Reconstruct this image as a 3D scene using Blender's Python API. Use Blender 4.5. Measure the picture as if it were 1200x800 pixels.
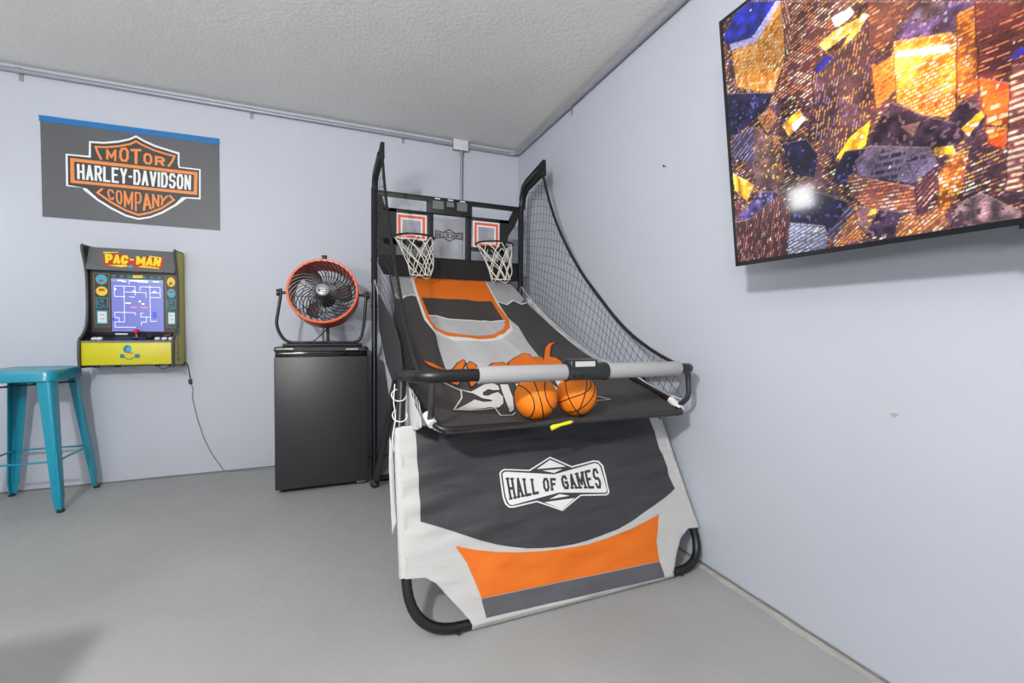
import bpy, bmesh, math, random
import numpy as np
from mathutils import Vector, Matrix, noise
from mathutils.geometry import tessellate_polygon

for o in list(bpy.data.objects): bpy.data.objects.remove(o)
SC = bpy.context.scene
COL = SC.collection
rad = math.radians

# ------------------------------------------------------------------ camera
cam = bpy.data.cameras.new('camera'); cam.lens = 36*512.23/1200; cam.sensor_width = 36; cam.clip_start = .02
co = bpy.data.objects.new('camera', cam); COL.objects.link(co)
yw, pt, rl = 0.386298388, -0.0321469897, 0.00951727132
fw = Vector((math.sin(yw)*math.cos(pt), math.cos(yw)*math.cos(pt), math.sin(pt)))
rt = Vector((math.cos(yw), -math.sin(yw), 0)); up = rt.cross(fw)
r2 = rt*math.cos(rl)+up*math.sin(rl); u2 = -rt*math.sin(rl)+up*math.cos(rl)
M = Matrix((r2, u2, -fw)).transposed().to_4x4(); M.translation = (-1.4395, -3.4375, .9914)
co.matrix_world = M
SC.camera = co
SC.view_settings.view_transform = 'Standard'; SC.view_settings.look = 'None'
SC.view_settings.gamma = 1; SC.view_settings.use_curve_mapping = False
SC.view_settings.exposure = -0.40

# ------------------------------------------------------------------ light
W = bpy.data.worlds.new('world'); SC.world = W; W.use_nodes = True
W.node_tree.nodes['Background'].inputs[0].default_value = (.93, .96, 1, 1)
W.node_tree.nodes['Background'].inputs[1].default_value = .62
def area(name, loc, target, sx, sy, power, col=(1,1,1)):
    l = bpy.data.lights.new(name, 'AREA'); l.shape = 'RECTANGLE'; l.size = sx; l.size_y = sy; l.energy = power; l.color = col
    o = bpy.data.objects.new(name, l); COL.objects.link(o); o.location = loc
    o.rotation_euler = (Vector(target)-Vector(loc)).to_track_quat('-Z', 'Y').to_euler()
    return o
area('key_lamp', (-2.5, -3.75, 2.02), (-1.0, -1.0, .9), .13, .13, 76, (1, .985, .97))
area('ceiling_fill_light', (-2.2, -5.4, 2.40), (-2.2, -5.4, 0), 2.2, 1.0, 30, (1, .98, .96))  # added fill light behind the camera for ambient light, no real fixture
area('wall_lamp', (-3.80, -.22, 1.50), (-.2, -2.6, 1.36), .20, .22, 5, (1, 1, 1))
area('bounce_fill_light', (-3.0, -4.7, 1.3), (-2.9, -4.3, 2.46), 1.0, 1.0, 190, (1, .99, .975))  # added unseen uplight that brightens the ceiling and softens the room
area('ceiling_fill_light', (-4.4, -3.2, 2.40), (-4.4, -3.2, 0), 1.2, 1.2, 14, (1, .98, .96))  # second added ambient fill, out of view on the left

# ------------------------------------------------------------------ helpers
D = {
 'r_edgeR': [(-0.2319, -0.4408), (-0.222, -0.686), (-0.174, -0.9068), (-0.1469, -1.0869), (-0.1322, -1.3733), (-0.1408, -1.7457), (-0.1255, -1.9168), (-0.127, -2.0519)],
 'r_grayL': [(-1.0935, -0.4105), (-0.9589, -0.4131), (-0.9603, -0.5935), (-0.9517, -0.6689), (-0.9853, -0.6476), (-1.0165, -0.6449), (-1.0417, -0.6745), (-1.0663, -0.7036), (-1.0947, -0.6869)],
 'r_waveL': [(-1.09, -0.6498), (-1.0663, -0.7036), (-1.0299, -0.6645), (-0.9861, -0.6523), (-0.948, -0.678)],
 'r_grayR': [(-0.4314, -0.4239), (-0.2414, -0.4646), (-0.2216, -0.6554), (-0.2741, -0.7188), (-0.2998, -0.69), (-0.3192, -0.676), (-0.375, -0.7236), (-0.4084, -0.7154), (-0.438, -0.6972), (-0.4348, -0.5662)],
 'r_waveR': [(-0.4362, -0.6922), (-0.4065, -0.7104), (-0.375, -0.7236), (-0.34, -0.6971), (-0.3128, -0.6756), (-0.2891, -0.6945), (-0.2677, -0.7185), (-0.2288, -0.7015)],
 'r_white': [(-0.9638, -0.408), (-0.9666, -0.5988), (-0.9622, -0.7436), (-0.9619, -0.9214), (-0.9307, -1.054), (-0.8272, -1.1357), (-0.6876, -1.1536), (-0.5481, -1.1165), (-0.4551, -1.0291), (-0.4287, -0.921), (-0.4311, -0.7361), (-0.4298, -0.5606), (-0.4261, -0.4176)],
 'r_center': [(-0.9515, -0.9439), (-0.9272, -1.026), (-0.931, -1.11), (-0.9446, -1.2235), (-0.953, -1.3374), (-0.9629, -1.4499), (-0.9483, -1.5199), (-0.4629, -1.538), (-0.433, -1.4007), (-0.4226, -1.322), (-0.415, -1.17), (-0.3965, -0.9746), (-0.4247, -0.8965), (-0.5893, -0.7627), (-0.813, -0.7731)],
 'r_orangeU': [(-0.9463, -0.4061), (-0.4361, -0.4185), (-0.4412, -0.5666), (-0.4463, -0.7368), (-0.4373, -0.8239), (-0.4344, -0.9211), (-0.4626, -0.9996), (-0.5225, -1.0631), (-0.6011, -1.1062), (-0.6991, -1.1279), (-0.7943, -1.1023), (-0.879, -1.0665), (-0.9262, -1.0214), (-0.9444, -0.9071), (-0.948, -0.678)],
 'r_darkkey': [(-0.9319, -0.6771), (-0.8189, -0.6797), (-0.6807, -0.6861), (-0.4748, -0.6991), (-0.4725, -0.917), (-0.5584, -0.9236), (-0.7125, -0.9181), (-0.8176, -0.9027), (-0.8787, -0.868), (-0.9239, -0.8789), (-0.9282, -0.7969)],
 'r_keygray': [(-0.9239, -0.8789), (-0.8787, -0.868), (-0.8176, -0.9027), (-0.7125, -0.9181), (-0.5584, -0.9236), (-0.4725, -0.917), (-0.4779, -0.9607), (-0.5167, -1.0194), (-0.5805, -1.063), (-0.6877, -1.0919), (-0.7731, -1.0785), (-0.8505, -1.0379), (-0.9077, -1.0023), (-0.922, -0.9429)],
 'r_keyline': [(-0.9239, -0.8789), (-0.8787, -0.868), (-0.8176, -0.9027), (-0.7125, -0.9181), (-0.5584, -0.9236), (-0.4686, -0.9217)],
 'w_1': [(-0.9254, -1.4461), (-0.883, -1.3797), (-0.8493, -1.3509), (-0.851, -1.3874), (-0.8884, -1.4611), (-0.8547, -1.459), (-0.8449, -1.3963), (-0.8195, -1.3684), (-0.8042, -1.4042), (-0.8119, -1.4835), (-0.8282, -1.56), (-0.891, -1.6224), (-0.8804, -1.5468), (-0.9106, -1.5413), (-0.9521, -1.6232), (-0.9943, -1.5976), (-0.9604, -1.5216)],
 'w_2': [(-0.7131, -1.3957), (-0.6464, -1.3754), (-0.6205, -1.4269), (-0.6419, -1.513), (-0.7163, -1.5591), (-0.7671, -1.5252), (-0.765, -1.4569)],
 'w_3': [(-0.6209, -1.3814), (-0.5656, -1.3383), (-0.5161, -1.3132), (-0.4757, -1.3117), (-0.4784, -1.3507), (-0.4435, -1.3398), (-0.4104, -1.3336), (-0.4239, -1.3822), (-0.3425, -1.2371), (-0.3041, -1.2032), (-0.2459, -1.1864), (-0.2989, -1.2252), (-0.3349, -1.2804), (-0.3649, -1.3397), (-0.3394, -1.3649), (-0.3371, -1.4182), (-0.3735, -1.5215), (-0.4921, -1.5501), (-0.6548, -1.5121)],
 'w_flameL': [(-1.0534, -1.3858), (-1.0182, -1.41), (-0.9936, -1.4445), (-0.9673, -1.4687), (-1.0081, -1.4745), (-1.0365, -1.4414)],
 's_out': [(-1.0161, -1.6171), (-0.9513, -1.6753), (-0.9679, -1.7466), (-1.0364, -1.8874), (-0.9725, -1.8721), (-0.856, -1.8316), (-0.8641, -1.9168), (-0.8179, -1.9163), (-0.7907, -1.8815)],
 's_S': [(-1.0161, -1.6171), (-0.9649, -1.6575), (-0.9079, -1.6745), (-0.8295, -1.609), (-0.7823, -1.5884), (-0.7634, -1.6151), (-0.7699, -1.6509), (-0.8012, -1.6608), (-0.8245, -1.6527), (-0.8566, -1.6816), (-0.8656, -1.709), (-0.8462, -1.7164), (-0.7861, -1.6736), (-0.7796, -1.7169), (-0.8036, -1.7852), (-0.8406, -1.8303), (-0.878, -1.8267), (-0.9188, -1.8442), (-0.9716, -1.869), (-1.0307, -1.8859), (-0.9161, -1.7521), (-0.8841, -1.7743), (-0.8462, -1.77), (-0.8434, -1.7535), (-0.8779, -1.7371), (-0.9012, -1.6936), (-0.9493, -1.6681)],
 's_H1': [(-0.7506, -1.6044), (-0.7121, -1.6027), (-0.7368, -1.7239), (-0.7844, -1.8515), (-0.8141, -1.8849), (-0.8006, -1.8359), (-0.7756, -1.7235)],
 's_H2': [(-0.6702, -1.5942), (-0.6211, -1.5877), (-0.6382, -1.651), (-0.7032, -1.8741), (-0.7386, -1.8702), (-0.7013, -1.7256)],
 's_T1': [(-0.5886, -1.5637), (-0.4932, -1.5676), (-0.4966, -1.6192), (-0.4969, -1.6834), (-0.5326, -1.724), (-0.5292, -1.6686), (-0.5506, -1.6086)],
 's_T2': [(-0.4656, -1.5735), (-0.3963, -1.5886), (-0.4059, -1.6197), (-0.4519, -1.6479), (-0.4815, -1.6544)],
 's_spear': [(-0.366, -1.7915), (-0.3481, -1.8203), (-0.3875, -1.8249)],
 'spear_out': [(-0.3731, -1.7865), (-0.3345, -1.8543), (-0.4033, -1.8406)],
 'p_dark': [(-1.1689, 0.6184), (-0.729, 0.6023), (-0.1338, 0.5839), (-0.1215, 0.4966), (-0.1057, 0.3996), (-0.0923, 0.3001), (-0.1675, 0.2698), (-0.2543, 0.2427), (-0.3371, 0.2168), (-0.4149, 0.1969), (-0.4869, 0.1872), (-0.5558, 0.1807), (-0.6215, 0.178), (-0.6843, 0.1799), (-0.7446, 0.1854), (-0.803, 0.1934), (-0.8591, 0.2064), (-0.9137, 0.2218), (-0.9668, 0.2404), (-1.0186, 0.2622), (-1.0695, 0.2845), (-1.1199, 0.3048), (-1.1715, 0.325), (-1.1693, 0.465)],
 'p_orange': [(-1.0616, 0.2397), (-0.9916, 0.2177), (-0.9169, 0.2001), (-0.8335, 0.1863), (-0.7464, 0.1765), (-0.6549, 0.1708), (-0.5588, 0.1686), (-0.4626, 0.1758), (-0.3601, 0.1891), (-0.2823, 0.2031), (-0.2036, 0.2201), (-0.246, 0.1319), (-0.2532, 0.0675), (-0.99, 0.0824), (-1.0051, 0.1288), (-1.0275, 0.1872)],
 'p_strip': [(-0.9902, 0.0808), (-0.2538, 0.0657), (-0.2501, 0.0424), (-0.2466, 0.0144), (-0.9795, 0.028)],
 'p_out': [(-1.22, 0.624), (-1.1685, 0.6244), (-0.7283, 0.6067), (-0.0835, 0.5832), (-0.0455, 0.3819), (-0.0158, 0.1483), (-0.0752, 0.1512), (-0.1254, 0.1245), (-0.1694, 0.0693), (-0.2087, -0.0086), (-0.6601, 0.012), (-1.0243, 0.0015), (-1.0356, 0.0333), (-1.1341, 0.147), (-1.1667, 0.1687), (-1.2318, 0.1758), (-1.2251, 0.3981)],
 'lg_outer': [(-0.8703, 0.4385), (-0.864, 0.4464), (-0.8502, 0.4515), (-0.7516, 0.438), (-0.6556, 0.4741), (-0.5634, 0.4326), (-0.4583, 0.4439), (-0.4349, 0.4388), (-0.4194, 0.4197), (-0.4164, 0.3288), (-0.4209, 0.3193), (-0.4344, 0.315), (-0.5475, 0.3271), (-0.6391, 0.2878), (-0.7396, 0.3292), (-0.8348, 0.3233), (-0.8523, 0.3255), (-0.8656, 0.3374), (-0.8702, 0.3565)],
 'lg_ring': [(-0.865, 0.4366), (-0.8587, 0.4437), (-0.8483, 0.447), (-0.7497, 0.4334), (-0.6567, 0.4687), (-0.5647, 0.4272), (-0.4579, 0.4382), (-0.4394, 0.4335), (-0.4273, 0.4182), (-0.4236, 0.3296), (-0.4288, 0.322), (-0.4378, 0.3204), (-0.5493, 0.3317), (-0.639, 0.2933), (-0.7387, 0.3338), (-0.8365, 0.3284), (-0.8499, 0.3305), (-0.8595, 0.3403), (-0.8639, 0.3578)],
 'lg_bow': [(-0.859, 0.4352), (-0.8541, 0.4398), (-0.8455, 0.4415), (-0.6487, 0.4118), (-0.4579, 0.4334), (-0.442, 0.4281), (-0.4346, 0.4165), (-0.4268, 0.3336), (-0.4313, 0.326), (-0.4401, 0.3252), (-0.6413, 0.3492), (-0.8385, 0.3319), (-0.8491, 0.3353), (-0.854, 0.3429), (-0.8586, 0.3592)],
 'lg_t1': [(-0.6579, 0.4629), (-0.5907, 0.4335), (-0.7201, 0.437)],
 'lg_t2': [(-0.6983, 0.4295), (-0.6084, 0.427), (-0.6477, 0.4166)],
 'lg_b1': [(-0.639, 0.3441), (-0.5985, 0.3332), (-0.6859, 0.3324)],
 'lg_b2': [(-0.7092, 0.3251), (-0.5756, 0.3234), (-0.6401, 0.2934)],
 'lq_HALL': [(-0.8467, 0.4244), (-0.7224, 0.4046), (-0.7226, 0.3557), (-0.8452, 0.3472)],
 'lq_OF': [(-0.7002, 0.4062), (-0.6431, 0.3983), (-0.6461, 0.358), (-0.7014, 0.3584)],
 'lq_GAMES': [(-0.6224, 0.4023), (-0.4488, 0.4165), (-0.4472, 0.3396), (-0.6206, 0.3586)],
 'lg_dot': [(-0.4237, 0.3092)],
 'b_out': [(-3.023, 2.1905), (-2.1362, 2.2011), (-2.1342, 1.6124), (-3.0208, 1.606)],
 'b_white': [(-2.8027, 2.0876), (-2.7331, 2.0938), (-2.6646, 2.1128), (-2.6122, 2.1345), (-2.5749, 2.1604), (-2.537, 2.1396), (-2.4789, 2.1162), (-2.415, 2.1022), (-2.3537, 2.0895), (-2.3547, 2.0129), (-2.3511, 2), (-2.2413, 2.0011), (-2.2435, 1.8061), (-2.3203, 1.8027), (-2.3729, 1.7513), (-2.448, 1.6925), (-2.5123, 1.6579), (-2.5709, 1.6409), (-2.6368, 1.6561), (-2.7055, 1.6922), (-2.7726, 1.7383), (-2.8301, 1.7898), (-2.8381, 1.8047), (-2.913, 1.8056), (-2.9121, 1.9955), (-2.8058, 1.9994)],
 'b_black': [(-2.7938, 2.0774), (-2.7333, 2.0821), (-2.6648, 2.0998), (-2.6079, 2.1244), (-2.5751, 2.1473), (-2.5416, 2.1279), (-2.4836, 2.1044), (-2.4198, 2.0903), (-2.3632, 2.078), (-2.364, 2.0172), (-2.3587, 1.9921), (-2.2501, 1.9918), (-2.2521, 1.8154), (-2.344, 1.8089), (-2.3822, 1.7593), (-2.4524, 1.7043), (-2.5122, 1.669), (-2.5707, 1.652), (-2.6323, 1.6675), (-2.6967, 1.7018), (-2.7641, 1.7468), (-2.8174, 1.8031), (-2.9032, 1.8131), (-2.9026, 1.9866), (-2.7952, 1.9894)],
 'b_st1': [(-2.7475, 1.9893), (-2.7612, 2.0223), (-2.7716, 2.0578), (-2.7252, 2.0632), (-2.6564, 2.0807), (-2.6039, 2.1023), (-2.5754, 2.1233), (-2.5464, 2.1074), (-2.4884, 2.0838), (-2.4246, 2.0695), (-2.3802, 2.063), (-2.3918, 2.0299), (-2.4117, 1.9956)],
 'b_st2': [(-2.7462, 1.8089), (-2.7677, 1.7838), (-2.7048, 1.7355), (-2.6362, 1.6944), (-2.5704, 1.6707), (-2.5118, 1.6913), (-2.4475, 1.7283), (-2.3865, 1.7858), (-2.4077, 1.8091)],
 'b_barO': [(-2.8907, 1.9738), (-2.258, 1.9781), (-2.2625, 1.8324), (-2.8908, 1.8273)],
 'b_barI': [(-2.8731, 1.9545), (-2.2765, 1.9584), (-2.2806, 1.8508), (-2.8726, 1.8444)],
 'bq_HD': [(-2.8603, 1.9438), (-2.2928, 1.9539), (-2.2959, 1.858), (-2.8602, 1.8524)],
 'bm_0': [(-2.7211, 2.0499), (-2.6723, 2.0577), (-2.6734, 1.9844), (-2.7221, 1.991)],
 'bm_1': [(-2.6584, 2.0675), (-2.6112, 2.0816), (-2.6126, 1.988), (-2.6595, 1.9897)],
 'bm_2': [(-2.6043, 2.0719), (-2.5468, 2.0811), (-2.5509, 1.9819), (-2.6039, 1.9817)],
 'bm_3': [(-2.539, 2.0604), (-2.4942, 2.0564), (-2.4951, 1.9901), (-2.54, 1.9901)],
 'bm_4': [(-2.4816, 2.0496), (-2.4295, 2.0465), (-2.433, 1.9903), (-2.4824, 1.9897)],
 'bc_0': [(-2.7224, 1.8109), (-2.6864, 1.8111), (-2.6875, 1.7429), (-2.7147, 1.7559)],
 'bc_1': [(-2.6804, 1.8108), (-2.6475, 1.8106), (-2.6489, 1.7202), (-2.6773, 1.7365)],
 'bc_2': [(-2.6414, 1.8113), (-2.5923, 1.8109), (-2.5966, 1.6976), (-2.6394, 1.7125)],
 'bc_3': [(-2.5861, 1.8117), (-2.5506, 1.8106), (-2.555, 1.6933), (-2.5861, 1.6921)],
 'bc_4': [(-2.548, 1.8087), (-2.5057, 1.8095), (-2.5007, 1.7147), (-2.5478, 1.6963)],
 'bc_5': [(-2.4994, 1.8103), (-2.4602, 1.8095), (-2.4639, 1.7354), (-2.4988, 1.7149)],
 'bc_6': [(-2.4575, 1.8087), (-2.4142, 1.8084), (-2.4426, 1.7546), (-2.4613, 1.7302)],
 'n_sleeve': [(-0.3437, 1.9343), (-0.4069, 2.0315), (-0.5006, 2.0473), (-0.7673, 2.0741), (-0.7893, 1.9771), (-0.73, 1.9953), (-0.4716, 1.9757), (-0.4253, 1.9384)],
 'n_wing': [(-0.6618, 1.1884), (-0.9188, 1.1333), (-1.3661, 1.0234), (-1.6229, 0.9265), (-1.6965, 0.8156), (-1.3676, 0.7403), (-1.1146, 0.7988), (-0.7434, 0.9714)],
 'n_light': [(-0.4831, 1.4086), (-0.8469, 1.2918), (-0.6897, 1.1865), (-0.8464, 0.9722), (-1.1542, 0.802), (-1.3995, 0.744), (-1.1546, 0.6372), (-0.9186, 0.7926), (-0.6891, 1.0018)],
 'n_skirt': [(-1.5398, 0.7369), (-1.8274, 0.7643), (-2.0572, 0.7539), (-2.0837, 0.7313), (-2.2339, 0.7099), (-1.717, 0.5917), (-1.5878, 0.6426)],
 't_00_base': [(0.012, 0.832), (0.657, 0.409), (0.653, 0.004), (-0.006, -0.01)],
 't_01_goldtower': [(0.036, 0.664), (0.113, 0.649), (0.202, 0.707), (0.213, 0.647), (0.202, 0.545), (0.161, 0.476), (0.046, 0.552)],
 't_02_blueroof': [(0.009, 0.721), (0.063, 0.769), (0.11, 0.767), (0.2, 0.709), (0.115, 0.651), (0.031, 0.677)],
 't_03_roofedge': [(0.032, 0.689), (0.112, 0.663), (0.189, 0.716), (0.204, 0.706), (0.122, 0.642), (0.037, 0.668)],
 't_04_pinktower': [(0.216, 0.698), (0.349, 0.611), (0.333, 0.557), (0.287, 0.482), (0.27, 0.403), (0.171, 0.462), (0.202, 0.545), (0.216, 0.645)],
 't_05_column': [(0.202, 0.707), (0.223, 0.694), (0.225, 0.577), (0.208, 0.541)],
 't_06_browntop': [(0.409, 0.572), (0.484, 0.523), (0.456, 0.46), (0.436, 0.442), (0.409, 0.472)],
 't_07_yellowst': [(0.312, 0.464), (0.398, 0.552), (0.413, 0.539), (0.324, 0.45)],
 't_08_yellowst': [(0.294, 0.537), (0.333, 0.549), (0.405, 0.544), (0.374, 0.524), (0.31, 0.512)],
 't_09_white': [(0.33, 0.583), (0.373, 0.581), (0.382, 0.564), (0.368, 0.555), (0.337, 0.556)],
 't_10_darktower': [(0.275, 0.475), (0.325, 0.487), (0.407, 0.519), (0.412, 0.338), (0.362, 0.245), (0.321, 0.225), (0.306, 0.265), (0.275, 0.312)],
 't_11_blue': [(0.278, 0.482), (0.314, 0.501), (0.33, 0.488), (0.291, 0.467)],
 't_12_yellow': [(0.326, 0.241), (0.36, 0.279), (0.406, 0.301), (0.393, 0.246), (0.338, 0.228)],
 't_13_goldside': [(0.411, 0.425), (0.455, 0.427), (0.459, 0.347), (0.417, 0.32)],
 't_14_darkroof': [(0.418, 0.432), (0.452, 0.44), (0.455, 0.424), (0.421, 0.419)],
 't_15_purpleroof': [(0.456, 0.464), (0.482, 0.481), (0.507, 0.507), (0.598, 0.448), (0.572, 0.419), (0.556, 0.409), (0.469, 0.451)],
 't_16_graytop': [(0.489, 0.477), (0.507, 0.507), (0.557, 0.475), (0.529, 0.452)],
 't_17_bigtower': [(0.456, 0.453), (0.556, 0.414), (0.569, 0.394), (0.559, 0.24), (0.501, 0.27), (0.458, 0.317)],
 't_18_whiteband': [(0.462, 0.427), (0.555, 0.392), (0.555, 0.375), (0.461, 0.416)],
 't_19_goldspeck': [(0.566, 0.443), (0.594, 0.444), (0.6, 0.278), (0.561, 0.263)],
 't_20_redtower': [(0.593, 0.451), (0.657, 0.409), (0.656, 0.264), (0.638, 0.257), (0.596, 0.271)],
 't_21_orange': [(0.595, 0.304), (0.642, 0.27), (0.639, 0.188), (0.604, 0.209)],
 't_22_orange': [(0.604, 0.204), (0.637, 0.189), (0.632, 0.147), (0.608, 0.169)],
 't_23_ltower': [(0.641, 0.303), (0.656, 0.298), (0.654, 0.062), (0.631, 0.069)],
 't_24_blue': [(0.642, 0.318), (0.657, 0.331), (0.656, 0.313), (0.645, 0.31)],
 't_25_darkroof': [(0.393, 0.246), (0.423, 0.294), (0.452, 0.321), (0.513, 0.264), (0.571, 0.223), (0.581, 0.207), (0.559, 0.18), (0.522, 0.187), (0.435, 0.225)],
 't_26_brown': [(0.463, 0.262), (0.501, 0.257), (0.487, 0.229)],
 't_27_darkroof': [(0.549, 0.247), (0.574, 0.272), (0.61, 0.225), (0.588, 0.189)],
 't_28_yellow': [(0.569, 0.215), (0.599, 0.238), (0.605, 0.225), (0.579, 0.195)],
 't_29_yellow': [(0.523, 0.194), (0.556, 0.185), (0.559, 0.167), (0.525, 0.175)],
 't_30_night': [(0.01, 0.551), (0.165, 0.481), (0.143, 0.441), (0.035, 0.414), (0.009, 0.415)],
 't_31_goldline': [(0.109, 0.432), (0.149, 0.447), (0.175, 0.404), (0.138, 0.373)],
 't_32_yellow': [(0.186, 0.38), (0.237, 0.402), (0.254, 0.367), (0.204, 0.341)],
 't_33_white': [(0.213, 0.369), (0.245, 0.382), (0.251, 0.367), (0.221, 0.347)],
 't_34_road': [(0.096, 0.414), (0.138, 0.37), (0.175, 0.284), (0.172, 0.199), (0.085, 0.242), (0.083, 0.315)],
 't_35_goldline': [(0.15, 0.361), (0.175, 0.356), (0.18, 0.234), (0.17, 0.237)],
 't_36_lines': [(0.024, 0.41), (0.096, 0.414), (0.09, 0.302), (0.01, 0.351)],
 't_37_yellow': [(0.013, 0.301), (0.085, 0.242), (0.058, 0.199), (0.015, 0.246)],
 't_38_night': [(0.183, 0.329), (0.251, 0.317), (0.28, 0.266), (0.268, 0.207), (0.213, 0.233)],
 't_39_purpleroof': [(0.017, 0.153), (0.105, 0.216), (0.17, 0.198), (0.063, 0.137)],
 't_40_vlines': [(0.013, 0.143), (0.064, 0.143), (0.169, 0.193), (0.199, 0.132), (0.174, 0.013), (0.002, -0)],
 't_41_night': [(0.193, 0.152), (0.275, 0.168), (0.349, 0.122), (0.305, 0.053), (0.195, 0.103)],
 't_42_pale': [(0.19, 0.104), (0.288, 0.074), (0.295, 0.036), (0.285, 0.011), (0.179, 0.013)],
 't_43_lines': [(0.291, 0.046), (0.349, 0.113), (0.363, 0.1), (0.308, 0.034)],
 't_44_goldline': [(0.303, 0.03), (0.36, 0.093), (0.385, 0.054), (0.376, 0.022), (0.311, 0.011)],
 't_45_night': [(0.32, 0.208), (0.347, 0.25), (0.4, 0.239), (0.373, 0.216), (0.351, 0.164), (0.327, 0.171)],
 't_46_roofgray': [(0.367, 0.216), (0.402, 0.243), (0.518, 0.196), (0.529, 0.157), (0.486, 0.127), (0.369, 0.182)],
 't_47_roofcells': [(0.397, 0.167), (0.428, 0.225), (0.474, 0.204), (0.452, 0.142)],
 't_48_roofcells': [(0.473, 0.182), (0.505, 0.193), (0.513, 0.168), (0.485, 0.144)],
 't_49_face': [(0.348, 0.189), (0.369, 0.18), (0.487, 0.12), (0.484, 0.06), (0.38, 0.104), (0.354, 0.138)],
 't_50_side': [(0.487, 0.124), (0.529, 0.148), (0.525, 0.09), (0.49, 0.051)],
 't_51_brown': [(0.361, 0.11), (0.416, 0.087), (0.392, 0.027), (0.37, 0.057)],
 't_52_darkroof': [(0.383, 0.029), (0.417, 0.088), (0.462, 0.069), (0.441, 0.014)],
 't_53_goldline': [(0.442, 0.018), (0.47, 0.063), (0.519, 0.041), (0.494, 0.008)],
 't_54_goldspeck': [(0.527, 0.134), (0.55, 0.166), (0.58, 0.166), (0.566, 0.087), (0.527, 0.035)],
 't_55_goldline': [(0.492, 0.047), (0.525, 0.069), (0.547, 0.02), (0.5, 0.014)],
 't_56_stone': [(0.554, 0.062), (0.596, 0.078), (0.635, 0.041), (0.653, 0.03), (0.653, 0.004), (0.547, 0.012)],
 't_hot': [(0.226, 0.163)],
}

def s2l(c):
    return tuple(((v/255)/12.92 if v/255 <= .04045 else ((v/255+.055)/1.055)**2.4) for v in c)
MATS = {}
def mat(name, rgb, rough=.5, metal=0, spec=.5, noise_amt=0, nscale=20, bump=0, bscale=60, stretch=(1,1,1), emit=0, coat=0, trans=0, sheen=0):
    if name in MATS: return MATS[name]
    m = bpy.data.materials.new(name); m.use_nodes = True; N = m.node_tree.nodes; Lk = m.node_tree.links
    b = N['Principled BSDF']; c = s2l(rgb)
    b.inputs['Base Color'].default_value = (*c, 1); b.inputs['Roughness'].default_value = rough
    b.inputs['Metallic'].default_value = metal; b.inputs['Specular IOR Level'].default_value = spec
    if coat: b.inputs['Coat Weight'].default_value = coat; b.inputs['Coat Roughness'].default_value = .08
    if sheen: b.inputs['Sheen Weight'].default_value = sheen
    if trans: b.inputs['Transmission Weight'].default_value = trans
    tc = N.new('ShaderNodeTexCoord'); mp = N.new('ShaderNodeMapping'); mp.inputs['Scale'].default_value = stretch
    Lk.new(tc.outputs['Object'], mp.inputs['Vector'])
    if noise_amt:
        n = N.new('ShaderNodeTexNoise'); n.inputs['Scale'].default_value = nscale; n.inputs['Detail'].default_value = 5
        Lk.new(mp.outputs['Vector'], n.inputs['Vector'])
        r = N.new('ShaderNodeMapRange'); r.inputs['From Min'].default_value = .3; r.inputs['From Max'].default_value = .7
        r.inputs['To Min'].default_value = 1-noise_amt; r.inputs['To Max'].default_value = 1+noise_amt
        Lk.new(n.outputs['Fac'], r.inputs['Value'])
        mx = N.new('ShaderNodeVectorMath'); mx.operation = 'SCALE'; mx.inputs[0].default_value = c
        Lk.new(r.outputs[0], mx.inputs['Scale']); Lk.new(mx.outputs[0], b.inputs['Base Color'])
    if bump:
        n2 = N.new('ShaderNodeTexNoise'); n2.inputs['Scale'].default_value = bscale; n2.inputs['Detail'].default_value = 6
        Lk.new(mp.outputs['Vector'], n2.inputs['Vector'])
        bp = N.new('ShaderNodeBump'); bp.inputs['Strength'].default_value = bump; bp.inputs['Distance'].default_value = .01
        Lk.new(n2.outputs['Fac'], bp.inputs['Height']); Lk.new(bp.outputs[0], b.inputs['Normal'])
    if emit:
        b.inputs['Emission Color'].default_value = (*c, 1); b.inputs['Emission Strength'].default_value = emit
    MATS[name] = m
    return m
def link_mesh(name, bm, m, parent=None, smooth=False, base=None):
    me = bpy.data.meshes.new(name)
    bmesh.ops.recalc_face_normals(bm, faces=bm.faces)
    bm.to_mesh(me); bm.free()
    for mm in (m if isinstance(m, (list, tuple)) else [m]): me.materials.append(mm)
    if smooth:
        for p in me.polygons: p.use_smooth = True
        try: me.set_sharp_from_angle(angle=rad(40))
        except Exception: pass
    o = bpy.data.objects.new(name, me); COL.objects.link(o)
    if parent:
        o.parent = parent
        q = parent; v = Vector((0,0,0))
        while q: v += q.location; q = q.parent
        o.matrix_parent_inverse = Matrix.Translation(-v) if parent.type == 'EMPTY' else Matrix.Identity(4)
    return o
def thing(name, label, cat, loc, group=None):
    o = bpy.data.objects.new(name, None); COL.objects.link(o); o.location = loc; o.empty_display_size = .05
    return tag(o, label, cat, group)
def tag(o, label, cat, group=None):
    o['label'] = label; o['category'] = cat
    if group: o['group'] = group
    return o
def struct(o): o['kind'] = 'structure'; return o
def box(bm, x0, x1, y0, y1, z0, z1, bev=0, seg=2):
    vs = [bm.verts.new((x, y, z)) for x in (x0, x1) for y in (y0, y1) for z in (z0, z1)]
    fs = [(0,1,3,2),(4,6,7,5),(0,4,5,1),(2,3,7,6),(0,2,6,4),(1,5,7,3)]
    F = [bm.faces.new([vs[i] for i in f]) for f in fs]
    if bev:
        es = list({e for f in F for e in f.edges})
        bmesh.ops.bevel(bm, geom=es, offset=bev, segments=seg, affect='EDGES', profile=.5)
    return bm
def B(name, b, m, parent=None, bev=0, smooth=False):
    bm = bmesh.new(); box(bm, *b, bev=bev); return link_mesh(name, bm, m, parent, smooth or bev > 0)
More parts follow.
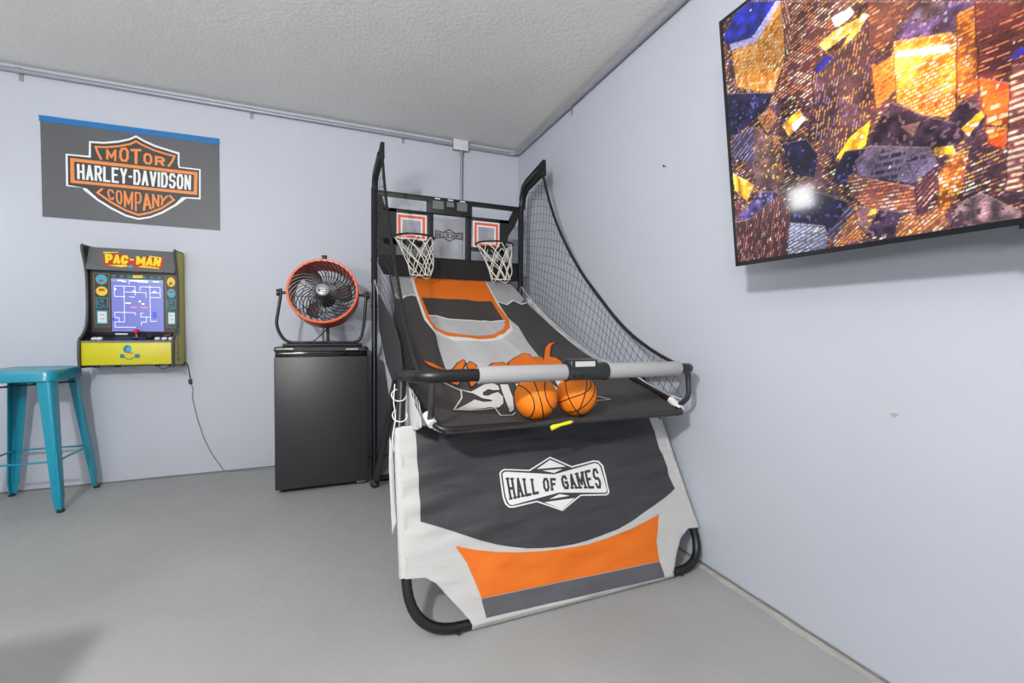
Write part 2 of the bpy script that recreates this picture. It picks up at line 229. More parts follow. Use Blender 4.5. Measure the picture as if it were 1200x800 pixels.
def fillet(pts, r, n=6, closed=False):
    P = [Vector(p) for p in pts]; out = []
    N = len(P)
    for i in range(N):
        if not closed and i in (0, N-1): out.append(P[i]); continue
        a, b, c = P[i-1], P[i], P[(i+1) % N]
        rr = r[i] if isinstance(r, (list, tuple)) else r
        d1 = a-b; d2 = c-b
        k = min(rr, d1.length*.49, d2.length*.49)
        p0 = b+d1.normalized()*k; p2 = b+d2.normalized()*k
        for j in range(n+1):
            t = j/n; out.append(p0*(1-t)**2+b*2*t*(1-t)+p2*t*t)
    return out
def smooth_path(pts, n=6, closed=False):
    P = [Vector(p) for p in pts]; N = len(P); out = []
    rng = range(N) if closed else range(N-1)
    for i in rng:
        p1, p2 = P[i], P[(i+1) % N]
        p0 = P[i-1] if (closed or i > 0) else p1*2-p2
        p3 = P[(i+2) % N] if (closed or i < N-2) else p2*2-p1
        for j in range(n):
            t = j/n
            out.append(.5*((2*p1)+(p2-p0)*t+(2*p0-5*p1+4*p2-p3)*t*t+(-p0+3*p1-3*p2+p3)*t**3))
    if not closed: out.append(P[-1])
    return out
def tube(bm, pts, r, seg=12, closed=False, flat=1.0):
    P = [Vector(p) for p in pts]; n = len(P)
    if n < 2: return bm
    T = []
    for i in range(n):
        if closed: t = P[(i+1) % n]-P[i-1]
        else: t = P[min(i+1, n-1)]-P[max(i-1, 0)]
        T.append(t.normalized() if t.length > 1e-9 else Vector((0,0,1)))
    ref = Vector((0,0,1)) if abs(T[0].z) < .9 else Vector((1,0,0))
    u = (ref-T[0]*ref.dot(T[0])).normalized(); rings = []
    for i in range(n):
        u = (u-T[i]*u.dot(T[i])); u = u.normalized() if u.length > 1e-6 else T[i].orthogonal().normalized()
        v = T[i].cross(u); rr = r[i] if isinstance(r, (list, tuple)) else r
        rings.append([bm.verts.new(P[i]+(u*math.cos(2*math.pi*k/seg)*flat+v*math.sin(2*math.pi*k/seg))*rr) for k in range(seg)])
    for i in range(n if closed else n-1):
        a, b = rings[i], rings[(i+1) % n]
        for k in range(seg): bm.faces.new((a[k], a[(k+1) % seg], b[(k+1) % seg], b[k]))
    if not closed:
        bm.faces.new(rings[0][::-1]); bm.faces.new(rings[-1])
    return bm
def Tb(name, pts, r, m, parent=None, seg=12, closed=False, flat=1.0):
    return link_mesh(name, tube(bmesh.new(), pts, r, seg, closed, flat), m, parent, True)
def lathe(bm, prof, c, axis=(0,0,1), seg=40, close=False):
    ax = Vector(axis).normalized(); u = ax.orthogonal().normalized(); v = ax.cross(u); c = Vector(c); rings = []
    for r, h in prof:
        if r < 1e-6: rings.append([bm.verts.new(c+ax*h)])
        else: rings.append([bm.verts.new(c+ax*h+(u*math.cos(2*math.pi*k/seg)+v*math.sin(2*math.pi*k/seg))*r) for k in range(seg)])
    pairs = list(zip(rings, rings[1:]))+([(rings[-1], rings[0])] if close else [])
    for a, b in pairs:
        if len(a) == 1 and len(b) == 1: continue
        if len(a) == 1: [bm.faces.new((a[0], b[k], b[(k+1) % seg])) for k in range(seg)]
        elif len(b) == 1: [bm.faces.new((a[k], a[(k+1) % seg], b[0])) for k in range(seg)]
        else: [bm.faces.new((a[k], a[(k+1) % seg], b[(k+1) % seg], b[k])) for k in range(seg)]
    return bm
def Lt(name, prof, c, axis, m, parent=None, seg=40, close=False):
    return link_mesh(name, lathe(bmesh.new(), prof, c, axis, seg, close), m, parent, True)
# ---- flat print and cloth: polygons in a surface's own two coordinates, laid on that surface
def clip(poly, ax, v, keep_less):
    out = []
    for i in range(len(poly)):
        a, b = poly[i-1], poly[i]
        ia = (a[ax] <= v) if keep_less else (a[ax] >= v); ib = (b[ax] <= v) if keep_less else (b[ax] >= v)
        if ia != ib:
            t = (v-a[ax])/(b[ax]-a[ax]); out.append((a[0]+(b[0]-a[0])*t, a[1]+(b[1]-a[1])*t))
        if ib: out.append(b)
    return out
def cells(poly, g):
    tris = tessellate_polygon([[Vector((a, b, 0)) for a, b in poly]])
    res = []
    for t in tris:
        T = [(poly[i][0], poly[i][1]) for i in t]
        if g is None: res.append(T); continue
        x0 = min(p[0] for p in T); x1 = max(p[0] for p in T)
        for i in range(math.floor(x0/g), math.floor(x1/g)+1):
            S = clip(clip(T, 0, i*g, False), 0, (i+1)*g, True)
            if len(S) < 3: continue
            y0 = min(p[1] for p in S); y1 = max(p[1] for p in S)
            for j in range(math.floor(y0/g), math.floor(y1/g)+1):
                Q = clip(clip(S, 1, j*g, False), 1, (j+1)*g, True)
                if len(Q) >= 3: res.append(Q)
    return res
def lay(bm, poly, f, g=None, off=0.0, mi=0, flipref=None):
    cache = {}
    for Q in cells(poly, g):
        vs = []
        for q in Q:
            k = (round(q[0], 5), round(q[1], 5))
            if k not in cache: cache[k] = bm.verts.new(f(q[0], q[1], off))
            if not vs or cache[k] is not vs[-1]: vs.append(cache[k])
        vs2 = []
        for v in vs:
            if v not in vs2: vs2.append(v)
        if len(vs2) >= 3:
            try:
                fc = bm.faces.new(vs2); fc.material_index = mi
                if mi >= 0 and flipref is not None:
                    fc.normal_update()
                    m0 = fc.calc_center_median(); q0 = Q[0]
                    if fc.normal.dot(Vector(f(q0[0], q0[1], off+.01))-Vector(f(q0[0], q0[1], off))) < 0: fc.normal_flip()
            except ValueError: pass
def cloth(name, poly, f, g, off, m, parent, thick=.0015, smooth=True):
    bm = bmesh.new(); lay(bm, poly, f, g, off)
    o = link_mesh(name, bm, m, parent, smooth)
    if thick:
        s = o.modifiers.new('thickness', 'SOLIDIFY'); s.thickness = thick; s.offset = 0
    return o
def prints(name, items, f, g, parent, smooth=True, base=.0008):
    """items: (polygon, material, layer)"""
    bm = bmesh.new(); ms = []
    for k, (poly, m, layer) in enumerate(items):
        if m not in ms: ms.append(m)
        lay(bm, poly, f, g, base+layer*.0005+(k % 60)*6e-6, ms.index(m), True)
    me = bpy.data.meshes.new(name); bm.to_mesh(me); bm.free()
    for mm in ms: me.materials.append(mm)
    if smooth:
        for p in me.polygons: p.use_smooth = True
    o = bpy.data.objects.new(name, me); COL.objects.link(o)
    if parent:
        o.parent = parent
        v = Vector((0,0,0)); q = parent
        while q: v += q.location; q = q.parent
        o.matrix_parent_inverse = Matrix.Translation(-v) if parent.type == 'EMPTY' else Matrix.Identity(4)
    return o
def stroke(pts, w, closed=False):
    """a polyline as a list of quads"""
    out = []; n = len(pts)
    for i in range(n if closed else n-1):
        a = Vector(pts[i]).to_2d() if len(pts[i]) > 2 else Vector(pts[i]); b = Vector(pts[(i+1) % n])
        d = (b-a)
        if d.length < 1e-9: continue
        d.normalize(); nn = Vector((-d.y, d.x))*w/2; e = d*w*.42
        a2 = a-e; b2 = b+e
        out.append([tuple(a2+nn), tuple(b2+nn), tuple(b2-nn), tuple(a2-nn)])
    return out
G = {
 'H': [[(0,0),(0,1)],[(1,0),(1,1)],[(0,.5),(1,.5)]], 'A': [[(0,0),(.5,1),(1,0)],[(.2,.32),(.8,.32)]],
 'L': [[(0,1),(0,0),(1,0)]], 'O': [[(.25,0),(0,.25),(0,.75),(.25,1),(.75,1),(1,.75),(1,.25),(.75,0),(.25,0)]],
 'F': [[(0,0),(0,1),(1,1)],[(0,.52),(.75,.52)]], 'G': [[(1,.8),(.75,1),(.25,1),(0,.75),(0,.25),(.25,0),(.75,0),(1,.2),(1,.48),(.6,.48)]],
 'M': [[(0,0),(0,1),(.5,.25),(1,1),(1,0)]], 'E': [[(1,1),(0,1),(0,0),(1,0)],[(0,.52),(.75,.52)]],
 'S': [[(1,.82),(.75,1),(.25,1),(0,.8),(0,.62),(.25,.5),(.75,.5),(1,.38),(1,.2),(.75,0),(.25,0),(0,.18)]],
 'R': [[(0,0),(0,1),(.75,1),(1,.85),(1,.62),(.75,.48),(0,.48)],[(.55,.48),(1,0)]], 'Y': [[(0,1),(.5,.45),(1,1)],[(.5,.45),(.5,0)]],
 'D': [[(0,0),(0,1),(.7,1),(1,.75),(1,.25),(.7,0),(0,0)]], 'V': [[(0,1),(.5,0),(1,1)]], 'I': [[(.5,0),(.5,1)]],
 'N': [[(0,0),(0,1),(1,0),(1,1)]], 'T': [[(0,1),(1,1)],[(.5,1),(.5,0)]], 'C': [[(1,.78),(.75,1),(.25,1),(0,.75),(0,.25),(.25,0),(.75,0),(1,.22)]],
 'P': [[(0,0),(0,1),(.75,1),(1,.85),(1,.6),(.75,.45),(0,.45)]], '-': [[(0,.5),(1,.5)]], ' ': [],
 'U': [[(0,1),(0,.25),(.25,0),(.75,0),(1,.25),(1,1)]], '1': [[(.3,.8),(.5,1),(.5,0)]], '0': [[(0,0),(0,1),(1,1),(1,0),(0,0)]],
}
SERIF = {'H': [(0,0),(0,1),(1,0),(1,1)], 'A': [(0,0),(1,0)], 'L': [(0,1),(0,0)], 'F': [(0,0)], 'M': [(0,0),(1,0),(0,1),(1,1)], 'E': [], 'I': [(.5,0),(.5,1)]}
WD = {'I': .35, '-': .55, ' ': .5, 'M': 1.25, '1': .5}
def lettering(text, quad, w=.2, gap=.3, serif=False, ww=None):
    """strokes of text bilinearly set into quad (tl, tr, br, bl); w is stroke width in letter widths"""
    tl, tr, br, bl = [Vector(q) for q in quad]
    total = sum(WD.get(c, 1) for c in text)+gap*(len(text)-1)
    H = ((tl-bl).length+(tr-br).length)/2; Wd = ((tr-tl).length+(br-bl).length)/2; unit = Wd/total
    def mp(u, v):
        a = bl*(1-u)+br*u; b = tl*(1-u)+tr*u; p = a*(1-v)+b*v; return (p.x, p.y)
    out = []; x = 0; sw = w*unit
    for c in text:
        cw = WD.get(c, 1)
        ins = w*.5; iv = sw*.5/H
        def g(p): return mp((x+ins+(cw-2*ins)*p[0])/total if cw > 2*ins else (x+cw/2)/total, iv+(1-2*iv)*p[1])
        for pl in G.get(c, []): out += stroke([g(p) for p in pl], sw)
        if serif:
            for p in SERIF.get(c, []):
                q = g(p); d = .17*cw/total; uu = (x+ins+(cw-2*ins)*p[0])/total; vv = iv+(1-2*iv)*p[1]
                out += stroke([mp(max(0, uu-d), vv), mp(min(1, uu+d), vv)], sw*.7)
        x += cw+gap
    return out

# ------------------------------------------------------------------ materials
black_metal = mat('black_powder_coat', (20,20,22), .38, 0, .5)
black_plastic = mat('black_plastic', (30,31,33), .42)
black_cloth = mat('black_cloth', (22,22,24), .85, bump=.25, bscale=300)
grey_foam = mat('grey_foam', (158,158,160), .75, bump=.1, bscale=400)
white_plastic = mat('white_plastic', (225,225,226), .45)
white_cloth = mat('white_cloth', (184,183,182), .8, bump=.5, bscale=6, stretch=(1.0,1,5), noise_amt=.03, nscale=8)
dark_cloth = mat('dark_printed_cloth', (54,54,58), .6, bump=.9, bscale=5, stretch=(1.0,1,6), noise_amt=.12, nscale=6)
ramp_cloth = mat('ramp_cloth', (62,59,57), .6, bump=.3, bscale=260, noise_amt=.1, nscale=5)
ramp_ink = mat('ramp_dark_ink', (58,54,52), .6, noise_amt=.1, nscale=5)
grey_ink = mat('grey_ink', (160,160,162), .65, bump=.2, bscale=260, noise_amt=.04, nscale=6)
pale_ink = mat('pale_grey_ink', (182,182,184), .65, bump=.2, bscale=260, noise_amt=.05, nscale=6)
white_ink = mat('white_ink', (212,211,208), .65)
orange_ink = mat('orange_ink', (216,106,8), .65, bump=.4, bscale=6, stretch=(1,1,4), noise_amt=.04, nscale=6)
black_ink = mat('black_ink', (24,22,24), .6)
silver = mat('brushed_silver', (190,192,196), .3, 1)

# ------------------------------------------------------------------ room
def node_wall(name, base, amt=.03):
    m = mat(name, base, .55, 0, .35, noise_amt=amt, nscale=1.6, bump=.10, bscale=38)
    return m
wall_paint = node_wall('white_wall_paint', (184,189,200), .02)
ceil_paint = mat('ceiling_paint', (220,220,218), .85, 0, .2, noise_amt=.02, nscale=2.5, bump=.35, bscale=70)
floor_m = bpy.data.materials.new('painted_concrete'); floor_m.use_nodes = True
N = floor_m.node_tree.nodes; Lk = floor_m.node_tree.links; b = N['Principled BSDF']
tc = N.new('ShaderNodeTexCoord')
n1 = N.new('ShaderNodeTexNoise'); n1.inputs['Scale'].default_value = 1.3; n1.inputs['Detail'].default_value = 6; Lk.new(tc.outputs['Object'], n1.inputs['Vector'])
cr = N.new('ShaderNodeValToRGB'); cr.color_ramp.elements[0].position = .3; cr.color_ramp.elements[1].position = .72
cr.color_ramp.elements[0].color = (*s2l((150,151,151)), 1); cr.color_ramp.elements[1].color = (*s2l((163,164,163)), 1)
Lk.new(n1.outputs['Fac'], cr.inputs['Fac'])
n3 = N.new('ShaderNodeTexVoronoi'); n3.inputs['Scale'].default_value = 9; Lk.new(tc.outputs['Object'], n3.inputs['Vector'])
c3 = N.new('ShaderNodeValToRGB'); c3.color_ramp.elements[0].position = .012; c3.color_ramp.elements[1].position = .03
c3.color_ramp.elements[0].color = (.62,.61,.6,1); c3.color_ramp.elements[1].color = (1,1,1,1); Lk.new(n3.outputs['Distance'], c3.inputs['Fac'])
mx = N.new('ShaderNodeMix'); mx.data_type = 'RGBA'; mx.blend_type = 'MULTIPLY'; mx.inputs[0].default_value = .35
Lk.new(cr.outputs[0], mx.inputs[6]); Lk.new(c3.outputs[0], mx.inputs[7]); Lk.new(mx.outputs[2], b.inputs['Base Color'])
n2 = N.new('ShaderNodeTexNoise'); n2.inputs['Scale'].default_value = 14; n2.inputs['Detail'].default_value = 8; Lk.new(tc.outputs['Object'], n2.inputs['Vector'])
mr = N.new('ShaderNodeMapRange'); mr.inputs['To Min'].default_value = .38; mr.inputs['To Max'].default_value = .62; Lk.new(n2.outputs['Fac'], mr.inputs['Value']); Lk.new(mr.outputs[0], b.inputs['Roughness'])
bp = N.new('ShaderNodeBump'); bp.inputs['Strength'].default_value = .25; bp.inputs['Distance'].default_value = .01; Lk.new(n2.outputs['Fac'], bp.inputs['Height']); Lk.new(bp.outputs[0], b.inputs['Normal'])
b.inputs['Specular IOR Level'].default_value = .35
H = 2.465; XL = -5.4; YF = -7.2
def slab(name, b6, m): return struct(B(name, b6, m))
slab('floor', (XL-.1, .12, YF, .12, -.12, 0), floor_m)
slab('ceiling', (XL-.1, .12, YF, .12, H, H+.1), ceil_paint)
slab('wall_back', (XL-.1, .12, 0, .12, 0, H), wall_paint)
slab('wall_right', (0, .12, YF, 0, 0, H), wall_paint)
slab('wall_left', (XL-.1, XL, YF, 0, 0, H), wall_paint)
# worn unpainted strip of the slab along the right wall, and rough caulk bead
strip_m = mat('worn_concrete_edge', (176,174,168), .8, noise_amt=.12, nscale=18, bump=.5, bscale=50)
bm = bmesh.new(); random.seed(4)
ys = np.arange(-3.6, -.0, .05)
top = [bm.verts.new((-.001, y, .0025)) for y in ys]; inn = [bm.verts.new((-.035-.018*noise.noise(Vector((0, y*5, 0)))-.008*random.random(), y, .0008)) for y in ys]
for i in range(len(ys)-1): bm.faces.new((top[i], top[i+1], inn[i+1], inn[i]))
struct(link_mesh('trim_1', bm, strip_m))
bead = [(-.004, y, .006+.003*noise.noise(Vector((3, y*9, 1)))) for y in ys]
struct(Tb('trim_2', bead, [.004+.0025*abs(noise.noise(Vector((7, y*14, 2)))) for y in ys], mat('dark_joint', (118,117,116), .8, bump=.4), seg=6))
bead = [(x, -.004, .004+.002*noise.noise(Vector((x*9, 1, 1)))) for x in np.arange(-5.0, 0, .06)]
struct(Tb('trim_3', bead, .0045, mat('dark_joint', (118,117,116)), seg=6))

# conduit
galv = mat('painted_conduit', (150,153,162), .4, .25, .5, noise_amt=.05, nscale=30)
cd = thing('electrical_conduit', 'grey metal conduit running under the ceiling along both walls with one vertical drop', 'conduit', (-.5, -.02, 2.42))
zc = 2.428
Tb('horizontal_pipe', [(-5.3, -.018, zc), (-.573, -.018, zc)], .0135, galv, cd, 14)
Tb('horizontal_pipe', fillet([(-.447, -.018, zc), (-.022, -.022, zc), (-.018, -5.5, zc)], .1, 10), .0135, galv, cd, 14)
Tb('vertical_pipe', [(-.497, -.018, 2.382), (-.497, -.018, .5)], .0115, galv, cd, 14)
for x in (-4.2, -3.1, -1.95, -.95):
    bm = bmesh.new(); tube(bm, [(x-.012, -.018, zc), (x+.012, -.018, zc)], .0165, 14); box(bm, x-.01, x+.01, -.004, -.0, zc-.05, zc-.01); link_mesh('clamp', bm, galv, cd, True)
for y in (-.9, -2.0, -3.4):
    bm = bmesh.new(); tube(bm, [(-.018, y-.012, zc), (-.018, y+.012, zc)], .0165, 14); box(bm, -.004, 0, y-.01, y+.01, zc-.05, zc-.01); link_mesh('clamp', bm, galv, cd, True)
bm = bmesh.new(); tube(bm, [(-.497, -.018, 2.385), (-.497, -.018, 2.36)], .016, 12); link_mesh('coupling', bm, galv, cd, True)
jb = thing('junction_box', 'square pale grey electrical box on the conduit near the corner', 'electrical box', (-.51, -.03, 2.38))
B('box_body', (-.567, -.453, -.045, 0, 2.388, 2.462), galv, jb, .003)
B('cover_plate', (-.571, -.449, -.049, -.045, 2.384, 2.464), mat('box_cover', (205,207,213), .45), jb, .001)
for x, z in ((-.556, 2.424), (-.464, 2.424)):
    bm = bmesh.new(); tube(bm, [(x, -.049, z), (x, -.0515, z)], .004, 8); link_mesh('screw', bm, silver, jb, True)
def nail(x, y, z, ax, lab):
    bm = bmesh.new(); a = Vector(ax)
    tube(bm, [Vector((x, y, z)), Vector((x, y, z))+a*.012], .0018, 8); tube(bm, [Vector((x, y, z))+a*.012, Vector((x, y, z))+a*.0145], .0045, 10)
    tag(link_mesh('wall_nail', bm, mat('dark_steel', (40,40,42), .4, .6), None, True), lab, 'nail')
nail(0, -1.787, 1.752, (-1, 0, 0), 'dark nail head in the right wall left of the television')
# chip in the plaster of the right wall
bm = bmesh.new()
pts = [(math.cos(t)*(.009+.004*math.sin(3*t)), math.sin(t)*.006) for t in np.linspace(0, 6.28, 14)[:-1]]
bm.faces.new([bm.verts.new((-.0012, -2.72+a, .758+c)) for a, c in pts])
struct(link_mesh('trim_4', bm, mat('plaster_chip', (168,160,152), .9)))

# ------------------------------------------------------------------ wall banner
bn = thing('wall_banner', 'black banner with an orange and white shield logo taped on the back wall', 'banner', (-2.58, 0, 1.61))
def fb(a, c, off): return (a, -.004-off+.0, c)
vin = mat('banner_vinyl', (84,86,90), .5, 0, .5, noise_amt=.05, nscale=3)
bm = bmesh.new(); box(bm, -3.022, -2.138, -.0045, -.001, 1.615, 2.195); link_mesh('sheet', bm, vin, bn)
tape = mat('blue_painters_tape', (20,108,172), .6, noise_amt=.06, nscale=25)
bm = bmesh.new(); 
for a, c in (((-3.028,2.163),(-3.028,2.203)),):
    q = [(-3.026, 2.166), (-2.136, 2.176), (-2.136, 2.214), (-3.028, 2.200)]
    f1 = [bm.verts.new((x, -.0062, z)) for x, z in q]; f2 = [bm.verts.new((x, -.0008, z)) for x, z in q]
    bm.faces.new(f1); bm.faces.new(f2[::-1])
    for i in range(4): bm.faces.new((f1[i], f1[(i+1) % 4], f2[(i+1) % 4], f2[i]))
link_mesh('tape', bm, tape, bn)
bw, bo, bk = mat('banner_white', (226,227,228), .5), mat('banner_orange', (226,134,62), .5), mat('banner_black', (52,52,54), .5)
it = [(D['b_white'], bw, 0), (D['b_black'], bk, 1)]
for k in ('b_st1', 'b_st2'): it += [(q, bo, 2) for q in stroke(D[k], .0115)]
it += [(D['b_barO'], bo, 3), (D['b_barI'], bk, 4)]
prints('shield_logo', it, fb, None, bn, False)
it = [(q, bw, 5) for q in lettering('HARLEY-DAVIDSON', D['bq_HD'], .34, .16)]
for i, c in enumerate('MOTOR'): it += [(q, bo, 5) for q in lettering(c, D['bm_%d' % i], .27)]
for i, c in enumerate('COMPANY'): it += [(q, bo, 5) for q in lettering(c, D['bc_%d' % i], .27)]
prints('lettering', it, fb, None, bn, False)
bm = bmesh.new(); tube(bm, [(-2.168, -.004, 2.158), (-2.168, -.007, 2.158)], .004, 8); link_mesh('pin', bm, black_plastic, bn, True)

# ------------------------------------------------------------------ wall arcade cabinet
ar = thing('arcade_cabinet', 'small yellow and black wall mounted arcade machine with a lit blue maze screen', 'arcade machine', (-2.565, 0, .74))
a_black = mat('arcade_black', (28,28,30), .4); a_grey = mat('arcade_grey', (92,93,97), .5); a_yel = mat('arcade_yellow', (200,192,26), .45)
a_edge = mat('arcade_edge_trim', (70,72,74), .4)
XA0, XA1 = -2.795, -2.342
prof = [(-.001,.725),(-.195,.735),(-.205,.745),(-.205,.885),(-.165,.92),(-.125,.97),(-.104,1.05),(-.1,1.15),(-.105,1.28),(-.125,1.36),(-.150,1.425),(-.14,1.448),(-.001,1.452)]
def side(x0, x1, nm):
    bm = bmesh.new(); A = [bm.verts.new((x0, y, z)) for y, z in prof]; C = [bm.verts.new((x1, y, z)) for y, z in prof]
    bm.faces.new(A); bm.faces.new(C[::-1])
    for i in range(len(A)): bm.faces.new((A[i], A[(i+1) % len(A)], C[(i+1) % len(A)], C[i]))
    return link_mesh(nm, bm, a_black, ar)
sl = side(XA0, XA0+.014, 'side_panel'); sr = side(XA1-.014, XA1, 'side_panel')
def fr_side(y, z, off): return (XA1+off, y, z)
inner = [(y+(.006 if y < -.01 else -.002)*1, z*.985+.0165) for y, z in prof]
it = [([(y*.93-.003, .735+(z-.725)*.975) for y, z in prof], mat('arcade_side_yellow', (190,182,60), .5), 0)]
grey_v = mat('arcade_art_violet', (120,112,150), .5); art_blue = mat('arcade_art_blue', (40,110,170), .5)
it += [([(-.15,.80),(-.12,.79),(-.11,.84),(-.13,.9),(-.115,.95),(-.14,.96),(-.15,.9),(-.135,.85)], grey_v, 1), ([(-.12,.92),(-.1,.93),(-.095,1.0),(-.115,1.0)], art_blue, 1), ([(-.16,.76),(-.1,.765),(-.1,.785),(-.15,.79)], grey_v, 1)]
prints('side_artwork', it, fr_side, None, sr, False)
for x in (XA0+.007, XA1-.007):
    Tb('edge_trim', smooth_path([(x, y-.001, z) for y, z in prof[1:12]], 3), .0072, a_edge, ar, 8)
B('back_board', (XA0+.014, XA1-.014, -.06, -.001, .74, 1.44), a_black, ar)
# marquee: a tilted panel
def fmar(a, c, off):   # a = x, c = height; plane from (z 1.31, y -.125) to (z 1.445, y -.085)
    t = (c-1.31)/.135; return (a, -.128+.042*t-off*.95, c-off*.3)
bm = bmesh.new(); q = [(XA0+.014, 1.308), (XA1-.014, 1.308), (XA1-.014, 1.444), (XA0+.014, 1.444)]
A = [bm.verts.new(fmar(a, c, 0)) for a, c in q]; C = [bm.verts.new((a, -.06, c)) for a, c in q]
bm.faces.new(A); bm.faces.new(C[::-1])
for i in range(4): bm.faces.new((A[i], A[(i+1) % 4], C[(i+1) % 4], C[i]))
mq = link_mesh('marquee', bm, a_grey, ar)
ty = mat('marquee_yellow', (240,205,30), .5); tr_ = mat('marquee_red', (176,52,30), .5); tbl = mat('marquee_blue', (60,150,190), .5)
def off2(polys, dx, dz): return [[(a+dx, c+dz) for a, c in p] for p in polys]
it = [([(-2.712,1.405),(-2.70,1.342),(-2.685,1.332),(-2.43,1.328),(-2.42,1.34),(-2.414,1.398),(-2.5,1.402),(-2.57,1.385),(-2.63,1.41)], tr_, 0),
      ([(-2.712,1.418),(-2.64,1.424),(-2.64,1.418),(-2.71,1.41)], ty, 1), ([(-2.49,1.41),(-2.43,1.404),(-2.43,1.399),(-2.49,1.404)], ty, 1),
      ([(-2.685,1.338),(-2.60,1.346),(-2.585,1.336),(-2.62,1.330)], ty, 1), ([(-2.54,1.336),(-2.52,1.346),(-2.44,1.338),(-2.43,1.33)], ty, 1),
      ([(-2.585,1.328),(-2.588,1.34),(-2.575,1.347),(-2.562,1.341),(-2.562,1.33)], tbl, 2)]
P1 = lettering('PAC', [(-2.704,1.408),(-2.588,1.404),(-2.590,1.35),(-2.694,1.35)], .42, .06)
P2 = lettering('MAN', [(-2.553,1.404),(-2.426,1.4),(-2.432,1.345),(-2.549,1.35)], .4, .06)
P3 = [[(-2.583,1.385),(-2.563,1.384),(-2.563,1.374),(-2.583,1.375)]]
it += [(q, ty, 2) for q in P1+P2+P3]
prints('marquee_lettering', it, fmar, None, mq, False)
# bezel, art strips and screen on the plane y = -.075
def fbez(a, c, off): return (a, -.078-off, c)
B('bezel', (XA0+.014, XA1-.014, -.078, -.06, .93, 1.31), a_black, ar)
scr = bpy.data.materials.new('arcade_screen_glow'); scr.use_nodes = True; b = scr.node_tree.nodes['Principled BSDF']
def glow(name, rgb, s): 
    m = mat(name, rgb, .3, 0, .5, emit=s*1.15); return m
B('screen', (-2.683, -2.428, -.081, -.078, .945, 1.264), glow('screen_blue', (100,108,180), .5), ar)
mz = glow('screen_lines', (205,205,226), .8); mzw = glow('screen_white', (250,250,255), 1.0); mzr = glow('screen_red', (235,110,110), .8); mzd = glow('screen_dark_blue', (58,68,190), .6); mzg = glow('screen_grey', (128,134,172), .5)
def fscr(a, c, off): return (-2.683+a*.255, -.081-off, .945+c*.319)
it = [([(0,.94),(1,.94),(1,1),(0,1)], mzg, 0)]
for a, c, w_ in ((.12,.965,.12),(.34,.97,.36),(.80,.967,.12),(.2,.95,.08),(.5,.952,.2)): it.append(([(a,c-.008),(a+w_,c-.008),(a+w_,c+.008),(a,c+.008)], mzw, 1))
segs = [[(.06,.86),(.45,.86),(.45,.70)],[(.55,.86),(.94,.86),(.94,.66),(.74,.66)],[(.06,.66),(.26,.66)],[(.06,.86),(.06,.66)],[(.24,.86),(.24,.18)],[(.24,.75),(.66,.75),(.66,.66)],[(.34,.66),(.44,.66)],[(.55,.86),(.55,.78)],[(.74,.88),(.74,.2),(.86,.2)],[(.74,.75),(.92,.75)],
        [(.06,.36),(.45,.36),(.45,.31)],[(.06,.36),(.06,.26),(.14,.26),(.14,.18),(.06,.18),(.06,.08),(.45,.08)],[(.55,.35),(.6,.35)],[(.55,.35),(.55,.28),(.74,.28)],[(.66,.28),(.66,.18),(.56,.18),(.56,.12)],[(.24,.18),(.14,.18)],[(.34,.9),(.34,.94)]]
for s_ in segs: it += [(q, mz, 1) for q in stroke(s_, .012)]
for a, c, w_, m_ in ((.06,.80,.035,mzw),(.41,.77,.045,mzw),(.8,.77,.06,mzw),(.52,.575,.04,mzw),(.58,.53,.045,mzw),(.26,.54,.11,glow('screen_yellow',(220,205,150),.8)),(.36,.46,.12,mzr),(.56,.46,.13,mzr)): it.append(([(a,c-.012),(a+w_,c-.012),(a+w_,c+.012),(a,c+.012)], m_, 2))
it.append(([(.78,.26),(.86,.26),(.86,.38),(.78,.38)], mzd, 1)); it.append(([(.0,.2),(.05,.2),(.05,.26),(0,.26)], mzd, 1))
prints('maze_picture', it, fscr, None, ar, False)
art_teal = mat('art_teal', (20,110,128), .5); art_sky = mat('art_sky_blue', (40,160,190), .5); art_rose = mat('art_red', (180,60,60), .5); art_y = mat('art_yellow', (225,195,40), .5); art_w = mat('art_paper', (206,216,218), .5); art_gold = mat('art_gold_line', (160,130,50), .5)
def disc(cx, cz, rx, rz, n=18, a0=0, a1=2*math.pi): return [(cx+rx*math.cos(a0+(a1-a0)*i/n), cz+rz*math.sin(a0+(a1-a0)*i/n)) for i in range(n)]
